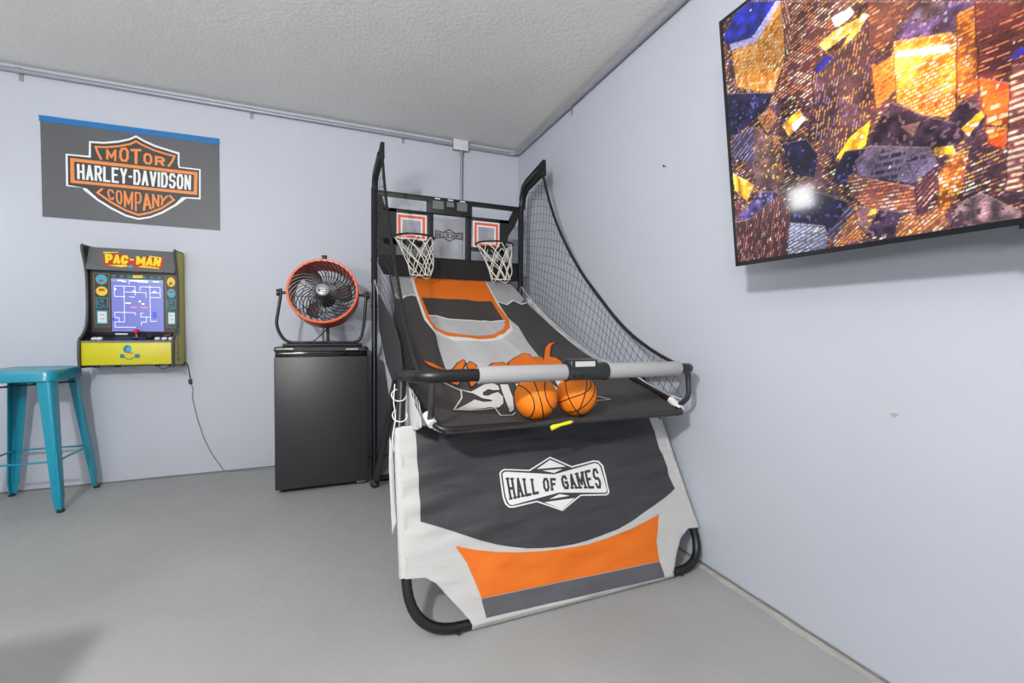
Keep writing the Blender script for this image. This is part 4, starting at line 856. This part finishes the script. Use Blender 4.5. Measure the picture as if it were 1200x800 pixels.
# loose strap and cable ties on the left leg
def fflap(a, c, off): return Vector((a, panel_y(c), c))+PN*(-.012+.004*math.sin(c*30)+off)
cloth('loose_strap', [(-1.262,.30),(-1.247,.33),(-1.246,.575),(-1.256,.60),(-1.264,.5)], fflap, .02, 0, white_cloth, bg, .002)
for z in (.735, .665):
    cc = Vector((-1.218, panel_y(z), z)); ring = [cc+Vector((.030*math.cos(t)+.004, .012, .034*math.sin(t))) for t in np.linspace(0, 2*math.pi, 18)[:-1]]
    Tb('cable_tie', [cc+Vector((.026*math.cos(t), .026*math.sin(t), .018*math.sin(t*1))) for t in np.linspace(0, 2*math.pi, 18)[:-1]], .0022, white_plastic, bg, 6, True)
Tb('cable_tie', smooth_path([(-1.235,-1.80,.78),(-1.24,-1.81,.72),(-1.235,-1.82,.66),(-1.25,-1.86,.60),(-1.245,-1.86,.55)], 5), .002, white_plastic, bg, 6)
bm = bmesh.new()
lay(bm, [(-.742,-.006),(-.735,.0),(-.66,.010),(-.645,.006),(-.66,-.002),(-.70,-.006),(-.737,-.020)], lambda a, c, off: (a, -2.086-.003*math.sin(a*60), .652+c), .02)
o = link_mesh('yellow_tag', bm, mat('tag_yellow', (228,224,30), .5), bg, True); md = o.modifiers.new('thickness', 'SOLIDIFY'); md.thickness = .002

# backboard assembly
YB = -.45
bb = mat('backboard_black', (17,17,19), .5)
def bbx(nm, x0, x1, z0, z1, y0=YB-.012, y1=YB+.012, m=bb, par=None, bev=.001): return B(nm, (x0, x1, y0, y1, z0, z1), m, par or bg, bev)
bbx('top_rail', -1.19, -.18, 1.840, 1.872)
bbx('board_rail', -1.14, -.855, 1.743, 1.766); bbx('board_rail', -.546, -.262, 1.743, 1.766)
bbx('board_post', -.856, -.814, 1.45, 1.84); bbx('board_post', -.586, -.545, 1.45, 1.84)
bbx('board_rail', -1.14, -.856, 1.528, 1.570); bbx('board_rail', -.545, -.30, 1.528, 1.556)
for (p) in ([(-1.175,1.84),(-1.150,1.84),(-1.128,1.765),(-1.059,1.766),(-1.059,1.45),(-1.175,1.45)], [(-.225,1.84),(-.185,1.84),(-.185,1.80),(-.215,1.73),(-.262,1.66),(-.285,1.58),(-.30,1.45),(-.331,1.45),(-.331,1.766),(-.262,1.766)]):
    bm = bmesh.new(); A = [bm.verts.new((x, YB-.012, z)) for x, z in p]; C = [bm.verts.new((x, YB+.012, z)) for x, z in p]
    bm.faces.new(A); bm.faces.new(C[::-1])
    for i in range(len(p)): bm.faces.new((A[i], A[(i+1) % len(p)], C[(i+1) % len(p)], C[i]))
    link_mesh('end_brace', bm, bb, bg)
bm = bmesh.new(); box(bm, -.856, -.546, YB-.028, YB+.012, 1.757, 1.862, .004); sb = link_mesh('scoreboard', bm, bb, bg, True)
gd = mat('display_grey', (104,108,110), .25)
for x0, x1, z0, z1 in ((-.822,-.747,1.788,1.842),(-.727,-.676,1.810,1.843),(-.654,-.583,1.790,1.848)):
    bm = bmesh.new(); box(bm, x0, x1, YB-.0305, YB-.028, z0, z1); link_mesh('display', bm, gd, sb)
for x in (-.79, -.70, -.615):
    bm = bmesh.new(); box(bm, x-.018, x+.018, YB-.030, YB-.028, 1.853, 1.860, 0); link_mesh('light_slot', bm, white_plastic, sb)
clear = bpy.data.materials.new('clear_vinyl'); clear.use_nodes = True; N = clear.node_tree.nodes; Lk = clear.node_tree.links
for n in list(N): N.remove(n)
o_ = N.new('ShaderNodeOutputMaterial'); ms = N.new('ShaderNodeMixShader'); t1 = N.new('ShaderNodeBsdfTransparent'); g1 = N.new('ShaderNodeBsdfPrincipled')
t1.inputs[0].default_value = (.985,.99,1,1); g1.inputs['Base Color'].default_value = (.75,.76,.78,1); g1.inputs['Roughness'].default_value = .12; ms.inputs[0].default_value = .14
nz = N.new('ShaderNodeTexNoise'); nz.inputs['Scale'].default_value = 9; tcc = N.new('ShaderNodeTexCoord'); Lk.new(tcc.outputs['Object'], nz.inputs['Vector']); bpp = N.new('ShaderNodeBump'); bpp.inputs['Strength'].default_value = .5; Lk.new(nz.outputs['Fac'], bpp.inputs['Height']); Lk.new(bpp.outputs[0], g1.inputs['Normal'])
Lk.new(t1.outputs[0], ms.inputs[1]); Lk.new(g1.outputs[0], ms.inputs[2]); Lk.new(ms.outputs[0], o_.inputs[0])
def pane(x0, x1, z0, z1, nm='clear_pane'):
    bm = bmesh.new(); box(bm, x0, x1, YB-.001, YB+.001, z0, z1); return link_mesh(nm, bm, clear, bg)
pane(-.813, -.587, 1.452, 1.757); pane(-1.13, -.857, 1.767, 1.84); pane(-.544, -.262, 1.767, 1.84)
def fbb(a, c, off): return (a, YB-.0015-off, c)
tgo = mat('target_orange', (222,92,60), .5); tgw = mat('target_white', (222,222,224), .5); thin = mat('target_grey', (140,142,150), .5)
for x0, x1, z0, z1 in ((-1.058, -.857, 1.571, 1.742), (-.531, -.331, 1.557, 1.743)):
    p = pane(x0, x1, z0, z1, 'target_pane')
    def rect(i, w): return stroke([(x0+i, z0+i), (x1-i, z0+i), (x1-i, z1-i), (x0+i, z1-i)], w, True)
    it = [(q, tgw, 0) for q in rect(.005, .012)]+[(q, tgo, 1) for q in rect(.020, .017)]+[(q, tgw, 0) for q in rect(.034, .012)]
    it += [(q, thin, 1) for q in stroke([(x0+.06, z0+.03), (x0+.06, z1-.06), (x1-.04, z1-.06)], .003)]
    prints('target_print', it, fbb, None, p, False)
# small logo on the centre pane
bx, bz = [q[0] for q in D['lg_outer']], [q[1] for q in D['lg_outer']]
cx_, cz_ = (min(bx)+max(bx))/2, (min(bz)+max(bz))/2
def small(p): return [(-.700+(x-cx_)*.185/(max(bx)-min(bx)), 1.621+((z-cz_)-0.33*0*(x-cx_))*.085/(max(bz)-min(bz))) for x, z in p]
it = [(q, black_ink, 0) for q in stroke([(-.795,1.648),(-.742,1.640),(-.700,1.663),(-.658,1.640),(-.605,1.648),(-.605,1.600),(-.658,1.606),(-.700,1.583),(-.742,1.606),(-.795,1.596)], .006, True)+stroke([(-.742,1.640),(-.658,1.640)], .004)+stroke([(-.742,1.606),(-.658,1.606)], .004)]
for t_, Q_ in (('HALL', [(-.788,1.640),(-.735,1.634),(-.735,1.611),(-.788,1.604)]), ('OF', [(-.722,1.633),(-.700,1.633),(-.700,1.612),(-.722,1.612)]), ('GAMES', [(-.688,1.633),(-.612,1.640),(-.612,1.606),(-.688,1.611)])): it += [(q, black_ink, 2) for q in lettering(t_, Q_, .3, .25)]
prints('pane_logo', it, fbb, None, bg, False)
# cloth apron under the boards
def fap(a, c, off): return (a, YB-.02+.004*math.sin(a*35)*(1.45-c)*8-off, c)
cloth('lower_apron', [(-1.175,1.455),(-.19,1.452),(-.19,1.33),(-.25,1.322),(-1.1,1.325),(-1.175,1.335)], fap, .03, 0, black_cloth, bg, .002)
Tb('lower_rail', [(-1.19,YB,1.452),(-.17,YB,1.452)], .0125, black_metal, bg, 12)
# hoops
net_m = mat('net_cord_white', (226,222,212), .8)
for hx, sw in ((-.963, .045), (-.422, .05)):
    hz, hy, hr = 1.557, -.600, .126
    Tb('hoop', [(hx+hr*math.cos(t), hy+hr*math.sin(t), hz) for t in np.linspace(0, 2*math.pi, 41)[:-1]], .0062, black_metal, bg, 10, True)
    bm = bmesh.new(); box(bm, hx-.04, hx+.04, YB-.035, YB-.012, hz-.045, hz+.012, .003); tube(bm, [(hx-.035, YB-.03, hz-.02), (hx-.05, hy+.095, hz-.006)], .006, 8); tube(bm, [(hx+.035, YB-.03, hz-.02), (hx+.05, hy+.095, hz-.006)], .006, 8)
    link_mesh('hoop_bracket', bm, black_metal, bg, True)
    bm = bmesh.new(); n = 8; levels = 4; random.seed(int(hx*100)+200)
    def node(i, l):
        a = 2*math.pi*(i+.5*(l % 2))/n; t = l/levels; r = hr*(1-.50*t**.8); jit = .012*t
        return Vector((hx+r*math.cos(a)+sw*t+random.Random(i*7+l).uniform(-jit, jit), hy+r*math.sin(a)-.01*t, hz-.235*t+random.Random(i*13+l*3).uniform(-jit, jit)))
    for i in range(n):
        for sgn in (0, 1):
            pts = [node((i+ (l//2 if sgn else -((l+1)//2))) % n, l) for l in range(levels+1)]
            tube(bm, smooth_path(pts, 5), .0030, 5)
    tube(bm, smooth_path([node(i, levels)+Vector((0, 0, -.014*(i % 2))) for i in range(n)], 4, True), .0027, 5, True)
    o = link_mesh('hoop_net', bm, net_m, bg, True)
# side nets
cordR = [(-.803,2.0),(-.822,1.955),(-.908,1.778),(-1.021,1.603),(-1.156,1.436),(-1.303,1.285),(-1.436,1.172),(-1.584,1.05),(-1.715,.962),(-1.859,.892),(-1.976,.851),(-2.03,.836)]
region = [(-.462,1.885),(-.50,1.955),(-.6,1.985),(-.74,1.98)]+cordR+[(-2.05,.70),(-1.9,.715),(-1.75,.765),(-1.37,.845),(-1.09,.965),(-.907,1.045),(-.69,1.155),(-.47,1.29)]
def inside(y, z, P=region):
    c_ = False; j = len(P)-1
    for i in range(len(P)):
        if (P[i][1] > z) != (P[j][1] > z) and y < (P[j][0]-P[i][0])*(z-P[i][1])/(P[j][1]-P[i][1])+P[i][0]: c_ = not c_
        j = i
    return c_
def net_x(y, z, s_):
    t = min(1, max(0, (-.46-y)/1.57)); bul = .02*math.sin(math.pi*t)
    return (-.165+.06*t-bul*.4) if s_ > 0 else (-1.197+.012*t+bul*.9)
nm_ = mat('net_black', (36,36,40), .8)
def netmesh(s_):
    bm = bmesh.new(); cell = .047
    def run(fn_, ts):
        cur = []
        for t in ts:
            y, z = fn_(t)
            if inside(y, z): cur.append((net_x(y, z, s_), y, z))
            else:
                if len(cur) > 1: tube(bm, cur, .0012, 3)
                cur = []
        if len(cur) > 1: tube(bm, cur, .0012, 3)
    ts = np.linspace(0, 1.62, 66)
    for i in range(-6, 36):
        z0 = .95+cell*i*1.06
        run(lambda d: (-.46-d, z0-.10*d-.26*d*d-.012*math.sin(d*7+i*.5)), ts)
    zs_ = np.linspace(.6, 2.1, 66)
    for j in range(0, 46):
        y0 = -.46-cell*.86*j+.0
        run(lambda z: (y0-(.05+.34*max(0, min(1, (-.46-y0)/1.5)))*(z-1.2)-.010*math.sin(z*9+j*.7), z), zs_)
    return bm
for s_ in (1, -1):
    o = link_mesh('side_net', netmesh(s_), nm_, bg, True)
    Tb('net_border', [(net_x(y, z, s_), y, z) for y, z in smooth_path([(a, b_, 0) for a, b_ in cordR], 4) for y, z in [(y, z)]] if False else [(net_x(p.x, p.y, s_), p.x, p.y) for p in smooth_path([(a, b_, 0) for a, b_ in cordR], 4)], .0085 if s_ > 0 else .0075, black_cloth, bg, 8)
    Tb('net_lower_hem', [(net_x(y, z, s_), y, z) for y, z in [(-2.03,.70),(-1.9,.718),(-1.75,.768),(-1.37,.85),(-1.09,.968),(-.907,1.048),(-.69,1.158),(-.47,1.292)]], .003, mat('hem_pale', (196,196,196), .8), bg, 6)
    Tb('net_rear_sleeve', [(net_x(-.46, z, s_)-.0*s_, -.458, z) for z in (1.29, 1.6, 1.88)], .020, black_cloth, bg, 10)

# ------------------------------------------------------------------ basketballs
ballm = mat('basketball_orange', (246,132,22), .5, 0, .4, bump=.35, bscale=500, noise_amt=.05, nscale=12)
seam = mat('basketball_seam', (30,20,16), .6)
def ball(x, y, r, rot, lab):
    z = ramp_z(x, y)+r*1.02
    for _ in range(60):
        dmin = min((Vector((x, y, z))-Vector((x+a, y+b_, ramp_z(x+a, y+b_)))).length for a in np.linspace(-.06, .06, 9) for b_ in np.linspace(-.08, .08, 13))
        if dmin > r+.003: z -= .0015
        else: break
    t = thing('basketball', lab, 'basketball', (x, y, z-r), 'orange basketballs on the tray')
    c = Vector((x, y, z)); Rm = Matrix.Rotation(rot[0], 3, 'X') @ Matrix.Rotation(rot[1], 3, 'Y') @ Matrix.Rotation(rot[2], 3, 'Z')
    bm = bmesh.new(); bmesh.ops.create_uvsphere(bm, u_segments=48, v_segments=32, radius=r, matrix=Matrix.Translation(c)); link_mesh('ball_cover', bm, ballm, t, True)
    def S(fn_, n=64): return [c+Rm @ (Vector(fn_(2*math.pi*i/n)).normalized()*(r*1.0005)) for i in range(n)]
    for f_ in (lambda a: (math.cos(a), math.sin(a), 0), lambda a: (0, math.cos(a), math.sin(a)),
               lambda a: (math.cos(a)*.62, math.sin(a), .78*1+0*a) if False else (.55+.28*math.cos(2*a), math.cos(a), math.sin(a)*.9),
               lambda a: (-.55-.28*math.cos(2*a), math.cos(a), math.sin(a)*.9)):
        Tb('seam', S(f_), .0021, seam, t, 6, True)
    return t
ball(-.748, -1.976, .081, (rad(84), rad(-14), rad(14)), 'orange basketball on the tray, the left one of the two')
ball(-.572, -1.972, .080, (rad(60), rad(35), rad(-30)), 'orange basketball on the tray, the right one below the bar display')

# ------------------------------------------------------------------ television
T0 = Vector((-.2, -2.363, 1.201)); tup = Vector((-.12895, 0, .99165)); TW, TH = 1.37, .775
tnrm = Vector((-.99165, 0, -.12895)); tdir = Vector((0, -1, 0))
tv = thing('television', 'large flat television on the right wall showing a city at night', 'television', (-.1, -3.05, 1.55))
def ftv(a, c, off): return T0+tdir*a+tup*c+tnrm*off
def tvbox(nm, a0, a1, c0, c1, o0, o1, m, par=tv, bev=0):
    bm = bmesh.new(); vs = [bm.verts.new(ftv(a, c, o)) for a in (a0, a1) for c in (c0, c1) for o in (o0, o1)]
    F = [bm.faces.new([vs[i] for i in f]) for f in [(0,1,3,2),(4,6,7,5),(0,4,5,1),(2,3,7,6),(0,2,6,4),(1,5,7,3)]]
    if bev: bmesh.ops.bevel(bm, geom=list({e for f in F for e in f.edges}), offset=bev, segments=2, affect='EDGES')
    return link_mesh(nm, bm, m, par, bev > 0)
tvb = mat('tv_black_gloss', (18,18,20), .18, 0, .5, coat=.4)
tvbox('back_shell', .0, TW, 0, TH, -.028, -.004, tvb, tv, .004); tvbox('rear_bulge', .2, TW-.2, .06, TH*.6, -.06, -.028, black_plastic, tv, .01)
tvbox('bezel_left', 0, .010, 0, TH, -.004, .002, tvb); tvbox('bezel_right', TW-.010, TW, 0, TH, -.004, .002, tvb)
tvbox('bezel_top', .010, TW-.010, TH-.010, TH, -.004, .002, tvb); tvbox('bezel_bottom', .010, TW-.010, 0, .013, -.004, .003, tvb, tv, .001)
tvbox('sensor', TW/2-.035, TW/2+.035, -.008, .004, -.01, .002, tvb)
def ST(a): return TW/2
nmm = mat('tv_mark', (120,122,126), .4)
# wall bracket
tvbox('mount_plate', TW/2-.22, TW/2+.22, .2, .55, -.075, -.06, black_metal)
for a in (TW/2-.15, TW/2+.15):
    p = ftv(a, .3, -.07); Tb('mount_arm', [p, (-.01, p.y, p.z-.0)], .018, black_metal, tv, 10)
    p = ftv(a, .5, -.07); Tb('mount_arm', [p, (-.01, p.y, p.z)], .018, black_metal, tv, 10)
B('wall_plate', (-.022, -.001, -3.05-.24, -3.05+.24, 1.42, 1.76), black_metal, tv, .003)
# picture: a night city drawn into the screen's own vertex colours
NX, NY = 620, 350
PX0, PX1, PY0, PY1 = .010, TW-.010, .013, TH-.010
gx = np.linspace(PX0, PX1, NX); gy = np.linspace(PY0, PY1, NY)
GX, GY = np.meshgrid(gx, gy)
GXm = np.where(GX > .655, 1.31-GX, GX)      # beyond the part in view the city simply goes on
rs = np.random.RandomState(7)
def vnoise(X, Y, s, seed):
    r = np.random.RandomState(seed).rand(64, 64); x = X*s; y = Y*s; xi = np.floor(x).astype(int); yi = np.floor(y).astype(int); fx = x-xi; fy = y-yi
    fx = fx*fx*(3-2*fx); fy = fy*fy*(3-2*fy); g_ = lambda a, b_: r[a % 64, b_ % 64]
    return (g_(xi, yi)*(1-fx)+g_(xi+1, yi)*fx)*(1-fy)+(g_(xi, yi+1)*(1-fx)+g_(xi+1, yi+1)*fx)*fy
def hashc(a, b_, seed): return (np.sin(a*12.9898+b_*78.233+seed*3.7)*43758.5453) % 1.0
def C(*c): return np.array(c, float)/255
img = np.zeros((NY, NX, 3)); img[:] = C(48,32,50)
n0 = vnoise(GXm, GY, 60, 1); n1_ = vnoise(GXm, GY, 25, 2); n2_ = vnoise(GXm, GY, 140, 3)
img += (n1_[..., None]-.4)*C(70,40,40)
hot = (n0*n2_ > .80); img[hot] = C(255,190,120)
def inpoly(P):
    m = np.zeros(GX.shape, bool); j = len(P)-1
    for i in range(len(P)):
        xi, yi = P[i]; xj, yj = P[j]
        if yi != yj:
            c_ = ((yi > GY) != (yj > GY)) & (GXm < (xj-xi)*(GY-yi)/(yj-yi)+xi); m ^= c_
        j = i
    return m
def pat(m, base, cols, ang, su, sv, duty, dens, seed, wob=.4):
    """rows of lit windows; su, sv = cell length along and across (m); ang in degrees"""
    ca, sa = math.cos(rad(ang)), math.sin(rad(ang)); U = (GXm*ca+GY*sa)/su; V = (-GXm*sa+GY*ca)/sv
    iu = np.floor(U+.37*np.floor(V)); iv = np.floor(V); h = hashc(iu, iv, seed); h2 = hashc(iu, iv, seed+5)
    fv = V-iv; fu = (U+.37*iv) % 1.0
    lit = (h < dens)*np.clip((duty-abs(fv-.5)*2)*4, 0, 1)*np.clip((.92-abs(fu-.5)*2)*6, 0, 1)*(.55+.45*h2)
    out = np.zeros(img.shape); out[:] = base; out *= (1+wob*(n1_[..., None]-.5))
    k = np.clip((h2*len(cols)).astype(int), 0, len(cols)-1); cc = np.array(cols)[k]
    out = out*(1-lit[..., None])+cc*lit[..., None]
    img[m] = out[m]
def flat(m, c_, wob=.3, dets=0, dcol=None):
    o = np.zeros(img.shape); o[:] = c_; o *= (1+wob*(n0[..., None]-.5)*1.4)
    if dets: o = np.where((n2_ > dets)[..., None], dcol, o)
    img[m] = o[m]
Yw, Wt, Or, Pk, Rd = C(255,205,80), C(255,246,220), C(255,160,60), C(255,190,150), C(240,80,40)
STY = {
 'base': lambda m: None,
 'goldtower': lambda m: pat(m, C(170,112,44), [Yw, Wt, C(240,190,110), C(220,150,60)], 42, .011, .0080, .75, .8, 1),
 'blueroof': lambda m: flat(m, C(34,42,150), .6), 'roofedge': lambda m: flat(m, C(176,172,205), .1),
 'pinktower': lambda m: pat(m, C(88,50,52), [Pk, Or, Wt, C(200,140,110)], 12, .018, .0080, .62, .72, 2),
 'column': lambda m: pat(m, C(110,60,56), [Pk, Wt], -80, .016, .008, .6, .8, 3),
 'browntop': lambda m: pat(m, C(96,60,56), [Or, Pk, C(180,110,70)], 0, .018, .009, .6, .5, 4),
 'yellowst': lambda m: flat(m, C(224,190,84), .5, .75, Wt), 'white': lambda m: flat(m, C(255,248,236), .1),
 'darktower': lambda m: pat(m, C(74,50,58), [Yw, Pk, C(150,130,180), Or], 78, .010, .0070, .55, .50, 5, .9),
 'blue': lambda m: flat(m, C(44,40,150), .6), 'yellow': lambda m: flat(m, C(238,176,44), .7, .78, Wt),
 'goldside': lambda m: pat(m, C(216,140,60), [C(120,70,40)], 14, .012, .011, .5, .5, 6),
 'darkroof': lambda m: flat(m, C(52,36,56), .9, .80, C(120,90,110)), 'purpleroof': lambda m: flat(m, C(72,58,108), 1.0, .80, C(150,140,180)),
 'graytop': lambda m: flat(m, C(104,92,124), 1.0, .75, C(50,40,60)),
 'bigtower': lambda m: pat(m, C(214,120,36), [Wt, Yw, Wt, C(255,225,140)], 4, .011, .0078, .78, .85, 7, .9),
 'whiteband': lambda m: flat(m, C(255,244,226), .3),
 'goldspeck': lambda m: pat(m, C(150,80,40), [Yw, Wt, Or], 5, .009, .008, .8, .7, 8, .9),
 'redtower': lambda m: pat(m, C(98,44,50), [C(130,66,66), C(130,66,66), Or, C(255,150,110)], -4, .022, .0072, .5, .6, 9, 1.2),
 'orange': lambda m: pat(m, C(206,84,26), [Yw, Wt, C(255,120,50)], 0, .016, .011, .8, .5, 10, 1.0),
 'ltower': lambda m: pat(m, C(120,66,66), [Wt, Wt, C(255,210,180)], 2, .05, .0115, .62, .85, 11),
 'brown': lambda m: flat(m, C(130,92,96), .6, .78, Yw), 'night': lambda m: flat(m, C(28,24,52), .8, .83, C(90,80,150)),
 'goldline': lambda m: pat(m, C(120,72,56), [Yw, Wt, Or, C(200,140,90)], 38, .016, .0072, .65, .8, 12),
 'road': lambda m: flat(m, C(112,80,80), .5, .84, Yw), 'lines': lambda m: pat(m, C(60,52,80), [C(150,140,165)], 35, .05, .011, .5, .95, 13),
 'vlines': lambda m: pat(m, C(70,40,50), [Or, Pk, C(150,80,70)], 76, .016, .0075, .5, .62, 14),
 'pale': lambda m: pat(m, C(110,112,138), [C(225,225,235)], 20, .04, .009, .5, .8, 15),
 'roofgray': lambda m: flat(m, C(112,98,126), .4), 'roofcells': lambda m: pat(m, C(112,98,126), [C(44,36,58)], -6, .024, .016, .7, .95, 16),
 'face': lambda m: pat(m, C(120,70,66), [Pk, Wt, Or, C(160,90,70)], -5, .016, .0082, .6, .85, 17), 'side': lambda m: pat(m, C(80,44,56), [Pk, Wt, C(130,80,80)], 48, .016, .0080, .55, .85, 18),
 'stone': lambda m: flat(m, C(150,118,124), .9, .72, C(80,54,66)),
}
pat(np.ones(GX.shape, bool), C(70,44,54), [Or, Pk, C(150,90,70), Yw, C(110,80,120), Wt], 12, .010, .0075, .6, .6, 21, 1.2)
for k in sorted(k for k in D if k.startswith('t_') and k[2:4].isdigit()):
    nm_k = k.split('_', 2)[2]; mk = inpoly(D[k]); STY[nm_k](mk)
    if nm_k not in ('white', 'roofedge', 'whiteband', 'blue', 'yellow'):
        ed = mk & ~np.roll(mk, -1, 0); img[ed] = img[ed]*.4+C(190,160,150)*.6
        ed = mk & ~np.roll(mk, 1, 1); img[ed] = img[ed]*.5
fine = np.random.RandomState(3).rand(NY, NX); fine = (fine+np.roll(fine, 1, 1))/2
img *= (.72+.62*fine)[..., None]*(1+.35*(vnoise(GXm, GY, 10, 31)-.5))[..., None]
warm = np.clip(1-np.hypot(GX-.50, GY-.45)/.30, 0, 1)[..., None]; img = img+warm*C(44,20,2)
# scattered lamps and a slight bloom
sp = vnoise(GXm, GY, 170, 11)*vnoise(GXm, GY, 45, 12); img[sp > .80] = C(255,236,200)
lum = np.clip(img-.62, 0, 1); bl = lum.copy()
for s_ in (1, 2, 3):
    for axx in (0, 1): bl = (np.roll(bl, s_, axx)+np.roll(bl, -s_, axx)+bl)/3
img = np.clip(img+bl*.5, 0, 1)
lin = np.where(img <= .04045, img/12.92, ((img+.055)/1.055)**2.4)
verts = np.zeros((NY*NX, 3)); gxf = GX.ravel(); gyf = GY.ravel()
for i in range(3): verts[:, i] = T0[i]+tdir[i]*gxf+tup[i]*gyf+tnrm[i]*.0005
ii = (np.arange(NY-1)[:, None]*NX+np.arange(NX-1)[None, :]).ravel()
faces = np.stack([ii, ii+1, ii+NX+1, ii+NX], 1)
me = bpy.data.meshes.new('screen'); me.vertices.add(NX*NY); me.vertices.foreach_set('co', verts.ravel())
me.loops.add(faces.size); me.loops.foreach_set('vertex_index', faces.ravel()); me.polygons.add(len(faces)); me.polygons.foreach_set('loop_start', np.arange(len(faces))*4); me.polygons.foreach_set('loop_total', np.full(len(faces), 4))
me.update(calc_edges=True); me.validate()
ca_ = me.color_attributes.new('picture', 'FLOAT_COLOR', 'POINT'); ca_.data.foreach_set('color', np.concatenate([lin.reshape(-1, 3), np.ones((NX*NY, 1))], 1).astype('f').ravel())
sm = bpy.data.materials.new('lit_screen'); sm.use_nodes = True; N = sm.node_tree.nodes; Lk = sm.node_tree.links; b = N['Principled BSDF']
at = N.new('ShaderNodeAttribute'); at.attribute_name = 'picture'; Lk.new(at.outputs['Color'], b.inputs['Emission Color']); b.inputs['Emission Strength'].default_value = 1.5
b.inputs['Base Color'].default_value = (.01,.01,.012,1); b.inputs['Roughness'].default_value = .075; b.inputs['Specular IOR Level'].default_value = .45
me.materials.append(sm)
so = bpy.data.objects.new('screen', me); COL.objects.link(so); so.parent = tv; so.matrix_parent_inverse = Matrix.Translation(-tv.location)
